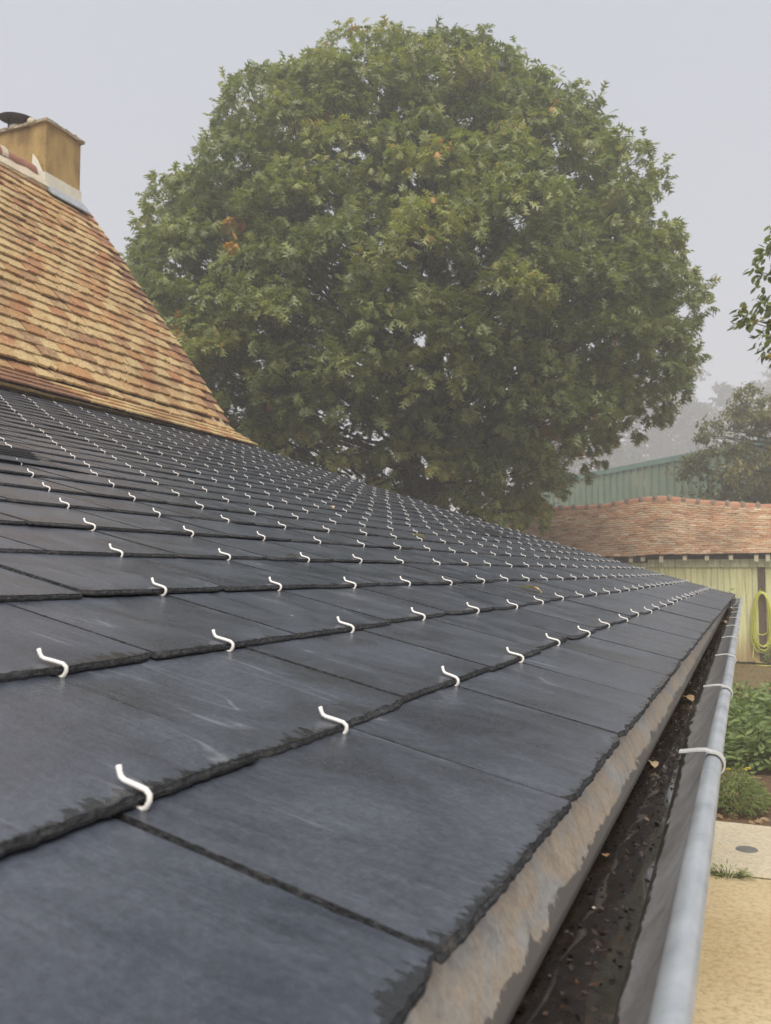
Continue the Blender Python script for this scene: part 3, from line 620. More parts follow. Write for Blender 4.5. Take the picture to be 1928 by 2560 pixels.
for r in range(NT):
    s = r*0.089 if r < 3 else 0.267+(r-3)*TG; x, z, a0 = tprof_s(s); a = a0-(TTILT if r >= 3 else math.atan(0.0105/0.089))
    for n in range(0, 28):
        yc = LEN+0.028-TW/2-(n+(0.5 if r % 2 else 0))*TW+R.gauss(0, 0.003); sx = 1.0
        if r % 2 and n == 0: pass
        brown = r < 3 or (n == 0 and R.random() < 0.65)
        wz = 0 if r < 3 else sum(w[4]*math.sin(w[0]*yc*2+w[1])*math.sin(w[2]*s+w[3]) for w in ywob)
        lift = wz+(abs(R.gauss(0, 0.0035)) if not brown else abs(R.gauss(0, 0.0008)))
        X = Vector((0, 1, 0)); Yv = Vector((-math.cos(a), 0, math.sin(a))); Z = X.cross(Yv)
        o = Vector((x, yc, z))+Z*(0.006+lift)+Yv*R.gauss(0, 0.005 if not brown else 0.0012)
        mx = Matrix(((X.x, Yv.x, Z.x, o.x), (X.y, Yv.y, Z.y, o.y), (X.z, Yv.z, Z.z, o.z), (0, 0, 0, 1))) @ Matrix.Rotation(R.gauss(0, 0.022 if not brown else 0.004), 4, 'Z') @ Matrix.Rotation(R.gauss(0, 0.018 if not brown else 0.003), 4, 'Y')
        if r % 2:
            hx = Matrix.Diagonal((0.5, 1, 1, 1))
            if n == 0:
                m2 = mx.copy(); m2.translation = mx.translation+Vector((0, TW*0.75, 0)); m2 = m2 @ hx
                tiles_a.append((seen_area([m2 @ Vector(p) for p in ((-TW/2, 0, 0), (TW/2, 0, 0), (TW/2, TG, 0), (-TW/2, TG, 0))]), m2, ('b', R.randrange(5))))
        if n == 0 and r >= 3: mx.translation = mx.translation+Vector((0, R.uniform(-0.012, 0.012), 0))
        quad = [mx @ Vector(p) for p in ((-TW/2, 0, TT), (TW/2, 0, TT), (TW/2, TG, TT), (-TW/2, TG, TT))]
        # leave out what the chimney stands on
        if -6.4 < o.x < -5.76 and 5.80 < yc < 6.27: continue
        tiles_a.append((seen_area(quad), mx, ('b', R.randrange(5)) if brown else ('a', R.randrange(12))))
place_pieces('tile', tiles_a, tile_roof, tv, 300, 'tiles', [M['tile']])
ud = MB()
for a_, b_ in zip(TP[:-1], TP[1:]): ud.add([(a_[0], 1.7, a_[1]-0.01), (a_[0], LEN-0.01, a_[1]-0.01), (b_[0], LEN-0.01, b_[1]-0.01), (b_[0], 1.7, b_[1]-0.01)], [(0, 1, 2, 3)])
RX, RZ = TP[-1]; ud.add([(RX, 1.7, RZ-0.01), (RX, LEN, RZ-0.01), (RX-2.0, LEN, RZ-2.9), (RX-2.0, 1.7, RZ-2.9)], [(0, 1, 2, 3)])
ud.build('roof_deck', M['old_wood'], tile_roof)
def half_round(mb, x, y0, y1, z, r0, r1, k=12, t=0.012, axis='y'):
    A = np.linspace(math.radians(-12), math.radians(192), k+1); vs = []
    for (yy, rr) in ((y0, r0), (y1, r1)):
        for q in (rr, rr-t):
            for a in A: vs.append((x+q*math.cos(a), yy, z+q*math.sin(a)*0.85) if axis == 'y' else (yy, x+q*math.cos(a), z+q*math.sin(a)*0.85))
    K = k+1; fs = []
    for i in range(k):
        fs += [(i, i+1, 2*K+i+1, 2*K+i), (K+i+1, K+i, 3*K+i, 3*K+i+1), (i, K+i, K+i+1, i+1), (2*K+i, 2*K+i+1, 3*K+i+1, 3*K+i)]
    fs += [(0, 2*K, 3*K, K), (k, K+k, 3*K+k, 2*K+k)]
    mb.add(vs, fs)
yy = 5.72
for i in range(11):
    b = MB(); half_round(b, RX, yy-0.345, yy, RZ-0.035, 0.105, 0.112); b.build('ridge_tile', M['ridge'], tile_roof, False)
    b = MB(); half_round(b, RX, yy-0.395, yy-0.335, RZ-0.035, 0.118, 0.122, 12, 0.02); b.build('mortar_joint', M['mortar'], tile_roof, False)
    yy -= 0.39
b = MB(); vs = []
for i in range(40):
    y = 5.80-4.0*i/39; vs += [(RX+0.098+R.uniform(-0.01, 0.01), y, RZ-0.065+0.02), (RX+0.165+R.uniform(-0.012, 0.012), y, RZ-0.150), (RX+0.150, y, RZ-0.19)]
b.add(vs, [(i*3+j, i*3+j+1, i*3+4+j, i*3+3+j) for i in range(39) for j in range(2)]); b.build('mortar_bedding', M['mortar'], tile_roof)

chim = hpart('chimney')
cx0, cx1, cy0, cy1 = -6.34, -5.755, 5.805, 6.24; cz0, cz1 = RZ-1.2, HC+4.07
def rough_box(x0, x1, y0, y1, z0, z1, n, j, seed, flare=0.0):
    rs = random.Random(seed); mb = MB(); ring = [(x0+(x1-x0)*i/n, y0) for i in range(n)]+[(x1, y0+(y1-y0)*i/n) for i in range(n)]+[(x1-(x1-x0)*i/n, y1) for i in range(n)]+[(x0, y1-(y1-y0)*i/n) for i in range(n)]
    K = len(ring); lv = max(2, n); vs = []
    for q in range(lv+1):
        z = z0+(z1-z0)*q/lv
        for x, y in ring:
            e = flare*max(0, 1-q/2.0); vs.append((x+rs.uniform(-j, j)+(e if x == x1 else 0), y+rs.uniform(-j, j), z+rs.uniform(-j, j)))
    fs = [(q*K+i, q*K+(i+1) % K, (q+1)*K+(i+1) % K, (q+1)*K+i) for q in range(lv) for i in range(K)]+[tuple(lv*K+i for i in range(K)), tuple(K-1-i for i in range(K))]
    mb.add(vs, fs); return mb
rough_box(cx0, cx1, cy0, cy1, cz0, cz1, 8, 0.0006, 5).build('stack', M['render'], chim)
rough_box(cx0-0.028, cx1+0.026, cy0-0.026, cy1+0.026, cz1+0.002, cz1+0.026, 14, 0.0055, 6).build('cap_slab', M['mortar'], chim)
lump = MB(); lump.lathe([(0.001, 0.055), (0.022, 0.05), (0.036, 0.03), (0.038, 0.008), (0.030, -0.012), (0.004, -0.02)], 10, (-5.93, cy0-0.008, cz1+0.012)); lump.build('mortar_lump', M['mortar'], chim, True)
lump = MB(); lump.lathe([(0.001, 0.020), (0.016, 0.016), (0.022, 0.004), (0.016, -0.004)], 8, (cx1+0.008, cy1-0.09, cz1+0.03)); lump.build('mortar_lump', M['mortar'], chim, True)
fx, fy_ = -6.235, 5.93
b = MB(); b.lathe([(0.072, 0.0), (0.072, 0.085), (0.062, 0.085), (0.062, 0.0)], 20, (fx, fy_, cz1+0.02)); b.build('flue_pot', M['mortar_white'], chim, True)
b = MB(); tm = Matrix.Rotation(math.radians(5), 4, 'X') @ Matrix.Rotation(math.radians(4), 4, 'Y')
b.lathe([(0.002, 0.012), (0.10, 0.008), (0.160, -0.004), (0.172, -0.012), (0.168, -0.016), (0.155, -0.010), (0.09, 0.0), (0.002, 0.004)], 32, (fx, fy_, cz1+0.195), 0, tm); b.build('cowl_disc', M['iron'], chim, True)
for (dx, dy) in ((-0.085, -0.02), (0.075, 0.04), (0.0, 0.08)):
    b = MB(); b.box(fx+dx-0.011, fx+dx+0.011, fy_+dy-0.005, fy_+dy+0.005, cz1+0.015, cz1+0.192); b.build('cowl_post', M['iron'], chim)
# pale mortar skirt and zinc apron at the foot of the stack
sk = MB(); e = 0.014; hgt = [(cx1+0.004, RZ-0.125, 0.0), (-5.80, RZ-0.04, 0.0), (-5.845, RZ+0.045, 0), (-5.90, RZ+0.11, 0)]
vs = []
for x, z, _ in hgt: vs += [(x, cy0-e, z), (x, cy0-e*0.6, z+0.085), (x, cy0+0.01, z+0.085), (x, cy0+0.01, z)]
sk.add(vs, [(i*4+q, i*4+4+q, i*4+4+(q+1) % 4, i*4+(q+1) % 4) for i in range(3) for q in range(4)]+[(0, 1, 2, 3), (15, 14, 13, 12)])
sk.box(cx1-0.01, cx1+e, cy0-e, cy1+0.012, RZ-0.125, RZ+0.0); sk.build('mortar_skirt', M['mortar_white'], chim)
ap = MB(); vs = []
for y in (cy0-0.02, cy1+0.035): vs += [(cx1+0.002, y, RZ-0.098), (cx1+0.022, y, RZ-0.108), (cx1+0.045, y, RZ-0.132), (cx1+0.110, y, RZ-0.214), (cx1+0.108, y, RZ-0.226), (cx1+0.03, y, RZ-0.16)]
ap.add(vs, [(i, i+1, 7+i, 6+i) for i in range(5)]+[(0, 5, 4, 3, 2, 1), (6, 7, 8, 9, 10, 11)]); ap.build('zinc_apron', M['zinc_bead'], chim)

# ------------------------------------------------------------------ barn
barn = empty('barn', (-1.2, 20.6, 0))
tag(barn, 'long low barn of yellow-green planks under a sagging clay tile roof', 'barn')
def bpart(name):
    o = empty(name); o.parent = barn; o.location = (1.2, -20.6, 0); return o
YB = 20.6; bw = bpart('wall')
x = -6.2
while x < 4.0:
    w_ = R.uniform(0.12, 0.185)
    if not (0.10 < x+w_/2 < 0.30):
        b = MB(); dz = R.uniform(-0.01, 0.01); dy = R.uniform(-0.006, 0.006); b.box(x+0.003, x+w_-0.003, YB+dy, YB+0.028+dy, 0.03+abs(dz)*3, 2.20); b.build('plank', M['plank'], bw)
    x += w_
b = MB(); b.box(0.10, 0.275, YB+0.006, YB+0.05, 0.02, 1.62); b.build('hose_board', M['brown_board'], bw)
for px_ in (0.185, -2.03, -4.4, 2.9):
    b = MB(); b.box(px_-0.075, px_+0.075, YB+0.032 if px_ != 0.185 else YB-0.004, YB+0.16, 0.0, 2.12); b.build('post', M['old_wood'], bw)
b = MB(); b.box(-2.17, 4.0, YB-0.045, YB+0.09, 2.10, 2.275); b.build('wall_plate', M['beam'], bw)
b = MB(); b.box(-6.2, -2.175, YB-0.02, YB+0.09, 2.08, 2.20); b.build('wall_plate', M['beam'], bw)
b = MB(); b.box(-6.2, 4.0, YB+0.18, YB+0.22, 0.0, 2.6); b.build('back_lining', M['old_wood'], bw)
for xw in (-6.24, 4.0):
    b = MB(); b.add([(xw+dx, yy, zz) for dx in (0, 0.04) for yy, zz in ((YB, 0), (YB+4.0, 0), (YB+4.0, 2.25), (YB+1.92, 3.40), (YB, 2.25))], [(0, 1, 2, 3, 4), (9, 8, 7, 6, 5), (0, 5, 6, 1), (1, 6, 7, 2), (4, 9, 5, 0)]); b.build('end_wall', M['plank'], bw)
b = MB(); b.box(-6.24, 4.04, YB+4.01, YB+4.05, 0, 2.25); b.build('back_wall', M['plank'], bw)
br = bpart('barn_roof')
RXs = [-7, -5.3, -4.57, -3.42, -2.86, -2.0, -1.24, 0.46, 3.0, 5.0]; RZs = [3.50, 3.57, 3.645, 3.655, 3.76, 3.85, 3.71, 3.535, 3.50, 3.52]
def rz(x): return float(np.interp(x, RXs, RZs)*0.5+0.25*np.interp(x-0.3, RXs, RZs)+0.25*np.interp(x+0.3, RXs, RZs))
EY, RYb = YB-0.28, YB+1.92
def ez(x): return 2.375+0.01*math.sin(1.3*x)-0.055*min(1, max(0, (-1.95-x)/0.6))
def broof(u, x): # u 0 eave .. 1 ridge
    y = EY+(RYb-EY)*u; z = ez(x)+(rz(x)-ez(x))*u-0.05*math.sin(math.pi*u)*(1+0.6*math.sin(0.9*x+1)); return Vector((x, y, z))
BG, BW_, BT = 0.102, 0.166, 0.0135; BL = math.hypot(RYb-EY, 1.25); BN = int(BL/BG); bt = math.atan(BT/BG)
bv = {}
for k in range(10):
    b_ = tile_mb(random.Random(500+k), BW_-0.002, 0.17, BT); bv[k] = (b_, b_.mesh('tile', [M['tile_barn']]))
btiles = []
for r in range(BN+1):
    u = r/(BN+0.6)
    for n in range(62):
        xx = -6.3+(n+(0.5 if r % 2 else 0))*BW_+R.gauss(0, 0.005)
        if xx > 3.9: continue
        p = broof(u, xx); p2 = broof(u+0.02, xx); p3 = broof(u, xx+0.1)
        Yv = (p2-p).normalized(); X = (p3-p).normalized(); Z = X.cross(Yv).normalized(); X = Yv.cross(Z)
        Yv2 = (Yv*math.cos(bt)-Z*math.sin(bt)); Z2 = X.cross(Yv2); o = p+Z2*(0.016+abs(R.gauss(0, 0.004)))+Yv2*R.gauss(0, 0.006)
        mx = Matrix(((X.x, Yv2.x, Z2.x, o.x), (X.y, Yv2.y, Z2.y, o.y), (X.z, Yv2.z, Z2.z, o.z), (0, 0, 0, 1))) @ Matrix.Rotation(R.gauss(0, 0.02), 4, 'Z')
        quad = [mx @ Vector(q) for q in ((-BW_/2, 0, 0), (BW_/2, 0, 0), (BW_/2, BG, 0), (-BW_/2, BG, 0))]
        ar = seen_area(quad); pc = project(o)
        if pc and (pc[0] < 1350 or pc[1] > 1310+(pc[0]-1200)*0.28): ar *= 0.15        # behind the oak or the near roof
        btiles.append((ar, mx, R.randrange(10)))
place_pieces('tile', btiles, br, bv, 300, 'tiles', [M['tile_barn']])
b = MB(); strip_mesh(b, lambda u, x: broof(u, x)+Vector((0, 0, -0.015)), np.linspace(0.02, 1, 8), np.linspace(-6.3, 3.9, 40)); b.add([(-6.3, RYb, 3.5), (3.9, RYb, 3.5), (3.9, RYb+2.2, 2.3), (-6.3, RYb+2.2, 2.3)], [(0, 1, 2, 3)]); b.build('roof_deck', M['old_wood'], br)
for i in range(30):
    x0 = -6.2+i*0.335
    if x0 > 3.7: break
    b = MB(); z0, z1 = rz(x0), rz(x0+0.36); A = np.linspace(math.radians(-20), math.radians(200), 11); vs = []
    for (xx, zz, rr) in ((x0, z0, 0.105), (x0+0.36, z1, 0.125)):
        for a in A: vs.append((xx, RYb+rr*math.cos(a), zz-0.045+rr*math.sin(a)*0.9))
    b.add(vs, [(j, j+1, 12+j, 11+j) for j in range(10)]); b.build('ridge_tile', M['ridge_barn'], br, True)
    b = MB(); A2 = np.linspace(math.radians(-25), math.radians(205), 9); vs = []
    for (dx, rr) in ((-0.055, 0.10), (-0.03, 0.135), (0.0, 0.15), (0.035, 0.135), (0.06, 0.10)):
        for a in A2: vs.append((x0+0.345+dx*R.uniform(0.8, 1.4), RYb+rr*math.cos(a)*R.uniform(0.9, 1.12), z1-0.045+rr*math.sin(a)*R.uniform(0.9, 1.1)))
    b.add(vs, [(q*9+j, q*9+j+1, q*9+10+j, q*9+9+j) for q in range(4) for j in range(8)]); b.build('mortar_joint', M['mortar_old'], br, True)
for i, xx in enumerate([-5.2, -4.75, -4.3, -3.85, -3.4, -2.95, -2.52, -2.26, -1.86, -1.36, -0.90, -0.41, 0.10, 0.33, 0.80, 1.28, 1.76, 2.25, 2.74, 3.2]):
    b = MB(); big = xx in (-1.86, 0.10, 0.33); z0 = ez(xx)-0.115-(0.045 if big else 0); w_ = 0.043; dz = 0.085+(0.05 if big else 0)
    b.add([(xx-w_, EY+0.03, z0), (xx+w_, EY+0.03, z0), (xx+w_, EY+0.03, z0+dz), (xx-w_, EY+0.03, z0+dz), (xx-w_, YB+0.1, z0+0.2), (xx+w_, YB+0.1, z0+0.2), (xx+w_, YB+0.1, z0+dz+0.2), (xx-w_, YB+0.1, z0+dz+0.2)], [(0, 1, 2, 3), (7, 6, 5, 4), (0, 4, 5, 1), (3, 2, 6, 7), (0, 3, 7, 4), (1, 5, 6, 2)]); b.build('rafter_tail', M['rafter'], br)
# garden hose hung on the board
b = MB(); hx = 0.185; top = 1.64
rs = random.Random(4); pts = []
for k in range(11):
    wl = rs.uniform(0.13, 0.27); wr = rs.uniform(0.12, 0.26); low = rs.choice([0.50, 0.58, 0.62, 0.18, 0.28, 0.12, 0.55, 0.40]); yq = YB-0.05-0.010*(k % 5)-rs.uniform(0, 0.02); tw = 0.055+0.012*(k % 4)
    n = 26
    for i in range(n):
        t = i/n
        if t < 0.5:
            v = t*2; z = top+0.012*(k % 4)-(top-low)*v; w_ = -(tw+(wl-tw)*math.sin(min(1, v*1.15)*math.pi*0.62)**0.9)*(1 if v < 0.8 else math.sqrt(max(0, 1-((v-0.8)/0.2)**2)))
        else:
            v = 1-(t-0.5)*2; z = top+0.012*((k+1) % 4)-(top-low)*v; w_ = (tw+(wr-tw)*math.sin(min(1, v*1.15)*math.pi*0.62)**0.9)*(1 if v < 0.8 else math.sqrt(max(0, 1-((v-0.8)/0.2)**2)))
        if v < 0.10: w_ *= math.sqrt(max(0.0, 1-(1-v/0.10)**2)); z += 0.05*math.sqrt(max(0, 1-(1-v/0.1)**2))*0
        pts.append((hx+w_, yq, z))
sm = [Vector(p) for p in pts]
sm = sm[:-14]
for _ in range(3): sm = [sm[0]]+[(sm[i-1]+sm[i]*2+sm[i+1])/4 for i in range(1, len(sm)-1)]+[sm[-1]]
sm += [Vector((-0.03, YB-0.13, 0.16)), Vector((0.08, YB-0.16, 0.07)), Vector((0.25, YB-0.2, 0.05))]
b.tube(sm, 0.0115, 6); b.tube([(0.0, YB-0.55, 0.035), (0.2, YB-0.6, 0.035), (0.5, YB-0.58, 0.04), (1.0, YB-0.7, 0.035), (1.6, YB-0.6, 0.04)], 0.0115, 6)
tag(b.build('garden_hose', M['hose'], None, True), 'yellow-green garden hose hung in loops on the brown board of the barn wall', 'hose')
b = MB(); b.tube([(hx, YB+0.02, top-0.02), (hx, YB-0.12, top+0.0), (hx, YB-0.125, top+0.05)], 0.012, 6); b.build('hose_peg', M['iron'], bw)

# ------------------------------------------------------------------ green metal shed
shed = empty('metal_shed', (-4.8, 34, 0)); tag(shed, 'faded green ribbed metal shed behind the barn roof', 'shed')
A_ = Vector((-8.6, 38.1, 0)); B_ = Vector((0.6, 27.9+0.2, 0)); dirv = (B_-A_); SLn = dirv.length; dirv.normalize(); nrm = Vector((dirv.y, -dirv.x, 0))
if nrm.y > 0: nrm = -nrm
def sloc(v): return tuple(v-Vector((-4.8, 34, 0)))
ZT = 5.95; stp = 0.42; k = int(SLn/stp)
for i in range(k):
    p0 = A_+dirv*(i*stp); p1 = A_+dirv*((i+1)*stp-0.004); b = MB()
    b.add([sloc(p0), sloc(p1), sloc(p1+Vector((0, 0, ZT))), sloc(p0+Vector((0, 0, ZT))), sloc(p0-nrm*0.02), sloc(p1-nrm*0.02), sloc(p1-nrm*0.02+Vector((0, 0, ZT))), sloc(p0-nrm*0.02+Vector((0, 0, ZT)))], [(0, 1, 2, 3), (7, 6, 5, 4), (0, 3, 7, 4), (1, 5, 6, 2)]); b.build('panel', M['green_metal'], shed)
    b = MB(); q0 = p0-dirv*0.028; q1 = p0+dirv*0.028; h_ = Vector((0, 0, ZT-0.01)); e_ = nrm*0.075
    b.add([sloc(q0), sloc(q0+dirv*0.012+e_), sloc(q1-dirv*0.012+e_), sloc(q1), sloc(q0+h_), sloc(q0+dirv*0.012+e_+h_), sloc(q1-dirv*0.012+e_+h_), sloc(q1+h_)], [(0, 1, 5, 4), (1, 2, 6, 5), (2, 3, 7, 6)]); b.build('rib', M['green_rib'], shed)
b = MB(); a_ = A_-dirv*0.1; c_ = A_+dirv*(SLn+0.1)
b.add([sloc(p+nrm*n_+Vector((0, 0, z_))) for p in (a_, c_) for n_, z_ in ((0.07, ZT-0.14), (0.07, ZT+0.05), (-0.12, ZT+0.05), (-0.12, ZT-0.14))], [(0, 1, 5, 4), (1, 2, 6, 5), (2, 3, 7, 6), (0, 3, 2, 1), (4, 5, 6, 7)]); b.build('roof_trim', M['green_trim'], shed)
b = MB(); b.add([sloc(a_-nrm*0.1+Vector((0, 0, ZT))), sloc(c_-nrm*0.1+Vector((0, 0, ZT))), sloc(c_-nrm*5+Vector((0, 0, ZT-0.3))), sloc(a_-nrm*5+Vector((0, 0, ZT-0.3)))], [(0, 1, 2, 3)]); b.build('roof_sheet', M['green_metal'], shed)
for p in (A_, A_+dirv*(k*stp)):
    b = MB(); b.add([sloc(p-nrm*0.03), sloc(p-nrm*5), sloc(p-nrm*5+Vector((0, 0, ZT-0.32))), sloc(p-nrm*0.03+Vector((0, 0, ZT-0.02)))], [(0, 1, 2, 3)]); b.build('end_wall', M['green_metal'], shed)

# ------------------------------------------------------------------ trees
def _oak_leaf():
    V = [(0, 0, 0), (-0.035, 0.25, 0), (0.035, 0.25, 0), (-0.05, 0.55, 0), (0.05, 0.55, 0), (0, 1.0, -0.12)]; F = [(0, 2, 1), (1, 2, 4), (1, 4, 3), (3, 4, 5)]
    for y0, y1, tx, ty, tz in ((0.14, 0.34, 0.19, 0.36, -0.03), (0.34, 0.56, 0.37, 0.64, -0.07), (0.58, 0.80, 0.28, 0.90, -0.10)):
        for sg in (-1, 1):
            k = len(V); V += [(0, y0, 0), (0, y1, 0), (sg*tx, ty, tz), (sg*tx*0.62, ty-0.14, tz*0.6)]
            F += [(k, k+3, k+1), (k+3, k+2, k+1)] if sg > 0 else [(k, k+1, k+3), (k+3, k+1, k+2)]
    return np.array(V, float), np.array(F)
OAK_LEAF_V, OAK_LEAF_F = _oak_leaf()
OVAL_V = np.array([(0, 0, 0), (-0.2, 0.3, -0.02), (0.2, 0.3, -0.02), (0, 0.45, 0.02), (-0.19, 0.65, -0.04), (0.19, 0.65, -0.04), (0, 1, -0.08)])
OVAL_F = np.array([(0, 3, 1), (0, 2, 3), (1, 3, 4), (3, 2, 5), (4, 3, 6), (3, 5, 6)])
DIA_V = np.array([(0, 0, 0), (-0.3, 0.5, -0.05), (0.3, 0.5, -0.05), (0, 1, -0.1)]); DIA_F = np.array([(0, 2, 1), (1, 2, 3)])
def leaves(P, D, size, LV, LF, rnd, g=rng, droop=0.0):
    """P base points (n,3), D leaf directions (n,3): leaf geometry with faces looking mostly up"""
    n = len(P); D = D/np.linalg.norm(D, axis=1, keepdims=True)
    up = np.tile(np.array([0, 0, 1.0]), (n, 1))+g.normal(0, 0.35, (n, 3))
    S = np.cross(D, up); S /= np.linalg.norm(S, axis=1, keepdims=True)+1e-9; U = np.cross(S, D)
    sz = (size*g.uniform(0.7, 1.2, n))[:, None, None]
    V = P[:, None, :]+sz*(LV[None, :, 0:1]*S[:, None, :]+LV[None, :, 1:2]*D[:, None, :]+LV[None, :, 2:3]*U[:, None, :])
    F = LF[None, :, :]+(np.arange(n)*len(LV))[:, None, None]
    return V.reshape(-1, 3), F.reshape(-1, 3), np.repeat(rnd, len(LF))
def rosettes(T, Dt, per, size, LV, LF, base_rnd, spread=0.12, g=rng, hang=0.55):
    """T twig tips, Dt twig directions -> a drooping rosette of leaves on each twig end"""
    n = len(T); k = per; Dt = Dt/np.linalg.norm(Dt, axis=1, keepdims=True)
    a = g.uniform(0, 2*np.pi, (n, k)); back = g.uniform(0, 1, (n, k))
    h = np.cross(Dt, np.array([0.3, 0.2, 1.0])); h /= np.linalg.norm(h, axis=1, keepdims=True)+1e-9; v = np.cross(h, Dt)
    rad = np.cos(a)[..., None]*h[:, None, :]+np.sin(a)[..., None]*v[:, None, :]
    D = rad*g.uniform(0.55, 1.0, (n, k, 1))+Dt[:, None, :]*g.uniform(0.1, 0.75, (n, k, 1)); D[..., 2] -= g.uniform(0.1, 1.0, (n, k))*hang*2
    P = T[:, None, :]-Dt[:, None, :]*(back*spread)[..., None]+rad*0.02
    r = np.clip(base_rnd[:, None]+g.normal(0, 0.10, (n, k)), 0, 1)
    return leaves(P.reshape(-1, 3), D.reshape(-1, 3), size, LV, LF, r.ravel(), g)
def join(chunks):
    Vs, Fs, Rs = [], [], []; off = 0
    for V, F, r in chunks: Vs.append(V); Fs.append(F+off); Rs.append(r); off += len(V)
    return np.concatenate(Vs), np.concatenate(Fs), np.concatenate(Rs)
def limb(mb, a, b, r0, r1, sag=0.0, n=7, k=6, jit=0.0, rs=R):
    a, b = Vector(a), Vector(b); pts = []
    for i in range(n):
        t = i/(n-1); p = a.lerp(b, t); p.z += sag*math.sin(math.pi*t)*(b-a).length
        if 0 < i < n-1: p += Vector((rs.gauss(0, jit), rs.gauss(0, jit), rs.gauss(0, jit*0.6)))
        pts.append(p)
    mb.tube(pts, [r0+(r1-r0)*(i/(n-1))**0.8 for i in range(n)], k); return pts

# --- the big oak
oak = empty('oak_tree', (-5.95, 17.05, 0)); tag(oak, 'huge broad red oak tree standing in fog behind the slate roof', 'tree')
vF = np.array([-math.sin(YAW), math.cos(YAW), 0]); vR = np.array([math.cos(YAW), math.sin(YAW), 0])
OC = 18.0*vF
OZ_ = [3.0, 3.6, 4.3, 4.8, 5.05, 5.7, 6.3, 7.3, 8.4, 9.3, 10.2, 11.0, 11.85, 12.4, 13.0, 13.4, 13.8]
OZ = [3.0+(z-3.0)*0.878 for z in OZ_]
OLt = [-3.4, -4.6, -5.1, -5.4, -5.5, -5.8, -6.0, -6.1, -5.8, -5.15, -4.55, -4.2, -3.7, -2.9, -2.1, -1.6, -0.4]
ORt = [3.2, 3.9, 3.8, 3.2, 5.2, 5.75, 6.55, 6.8, 6.35, 5.9, 5.4, 5.05, 4.85, 4.45, 3.5, 3.0, 2.4]
go = np.random.default_rng(21)
def oak_pt(z, th, rho):
    l = np.interp(z, OZ, OLt)*0.905; r_ = np.interp(z, OZ, ORt)*0.905; c = (l+r_)/2; hw = (r_-l)/2; dd = min(hw*0.82, 4.8)
    return OC+vR*(c+hw*rho*math.cos(th))+vF*(dd*rho*math.sin(th)-0.2)+np.array([0, 0, z])
_lob = [(go.normal(0, 1, 3), go.uniform(0, 6.28), go.uniform(1.6, 3.4)) for _ in range(9)]
def lump(p):
    q = (p-OC)/5.0; v = 0.0
    for d_, ph_, fr_ in _lob: v += math.sin(fr_*float(q@(d_/np.linalg.norm(d_)))*3.0+ph_)
    return v/3.0
clumps = []
tries = 0
while len(clumps) < 360 and tries < 26000:
    tries += 1; z = go.uniform(3.1, 12.15); hw = (np.interp(z, OZ, ORt)-np.interp(z, OZ, OLt))/2
    if go.random() > (hw/6.4)**0.6: continue
    th = go.uniform(0, 2*np.pi); far_ = math.sin(th) > 0.15
    if far_ and go.random() < 0.7: continue
    inner_ = len(clumps) >= 245
    rho = go.uniform(0.40, 0.74) if inner_ else go.uniform(0.80, 0.97)
    lv = lump(oak_pt(z, th, 0.95)); rho *= 1.0+0.09*max(-1.6, min(0.45, lv))
    p = oak_pt(z, th, rho); rad = go.uniform(0.62, 1.22)*(0.7 if z > 11.6 else 1)
    la = (p-OC)@vR
    if z < 4.6 and -1.0 < la < 1.9 and not far_ and go.random() < 0.9: continue     # bare trunks show here
    if any(np.linalg.norm((p-q[0])*np.array([1, 1, 1.5])) < 0.60*(rad+q[1])*(1.0 if not inner_ else 0.85) for q in clumps): continue
    clumps.append((p, rad, inner_))
oc_ = OC+np.array([0, 0, 6.6])+vR*0.5
T, Dt, Rn, Sp = [], [], [], []
for ci, (p, rad, inner_) in enumerate(clumps):
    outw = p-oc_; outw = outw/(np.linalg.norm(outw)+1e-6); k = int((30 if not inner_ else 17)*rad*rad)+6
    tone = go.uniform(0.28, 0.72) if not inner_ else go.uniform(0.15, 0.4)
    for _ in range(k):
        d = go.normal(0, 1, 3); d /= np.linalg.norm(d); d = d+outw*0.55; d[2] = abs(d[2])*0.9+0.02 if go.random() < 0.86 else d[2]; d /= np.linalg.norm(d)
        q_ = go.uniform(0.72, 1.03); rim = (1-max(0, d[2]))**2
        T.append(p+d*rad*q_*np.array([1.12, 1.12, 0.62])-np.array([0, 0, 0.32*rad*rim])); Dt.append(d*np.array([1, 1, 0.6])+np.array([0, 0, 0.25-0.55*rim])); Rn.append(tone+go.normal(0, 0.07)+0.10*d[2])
# loose shoots along the outline
for _ in range(420):
    z = go.uniform(3.6, 12.2); th = go.uniform(0, 2*np.pi); p = oak_pt(z, th, go.uniform(0.90, 1.03)); d = (p-oc_); d /= np.linalg.norm(d); d[2] += 0.45
    for j in range(3): T.append(p+d*0.16*j+go.normal(0, 0.03, 3)); Dt.append(d+go.normal(0, 0.2, 3)); Rn.append(go.uniform(0.35, 0.7))
for _ in range(60):
    th = go.uniform(0, 2*np.pi); z = go.uniform(11.6, 12.15); p = oak_pt(z, th, go.uniform(0.2, 1.0)); 
    for j in range(3): T.append(p+np.array([0, 0, 0.17*j])+go.normal(0, 0.04, 3)); Dt.append(np.array([0, 0, 1.0])+go.normal(0, 0.35, 3)); Rn.append(go.uniform(0.35, 0.65))
T = np.array(T); Dt = np.array(Dt); Rn = np.array(Rn)
def near_px(x_, y_, r_):
    d = T-np.array([0, 0, HC]); zc = d@np.array(cF); px_ = 964+FPX*(d@np.array(cR))/zc; py_ = 1280-FPX*(d@np.array(cU))/zc
    return (np.hypot(px_-x_, py_-y_) < r_) & (zc < 16.0)
mark = near_px(592, 572, 30); Rn[mark] = 0.99
warm = (T@vR > 2.4+0*OC@vR) & (T[:, 2] < 6.2) & (go.random(len(T)) < 0.18); Rn[warm] += 0.15
sing = go.random(len(T)) < 0.0015; Rn[sing] = 0.97
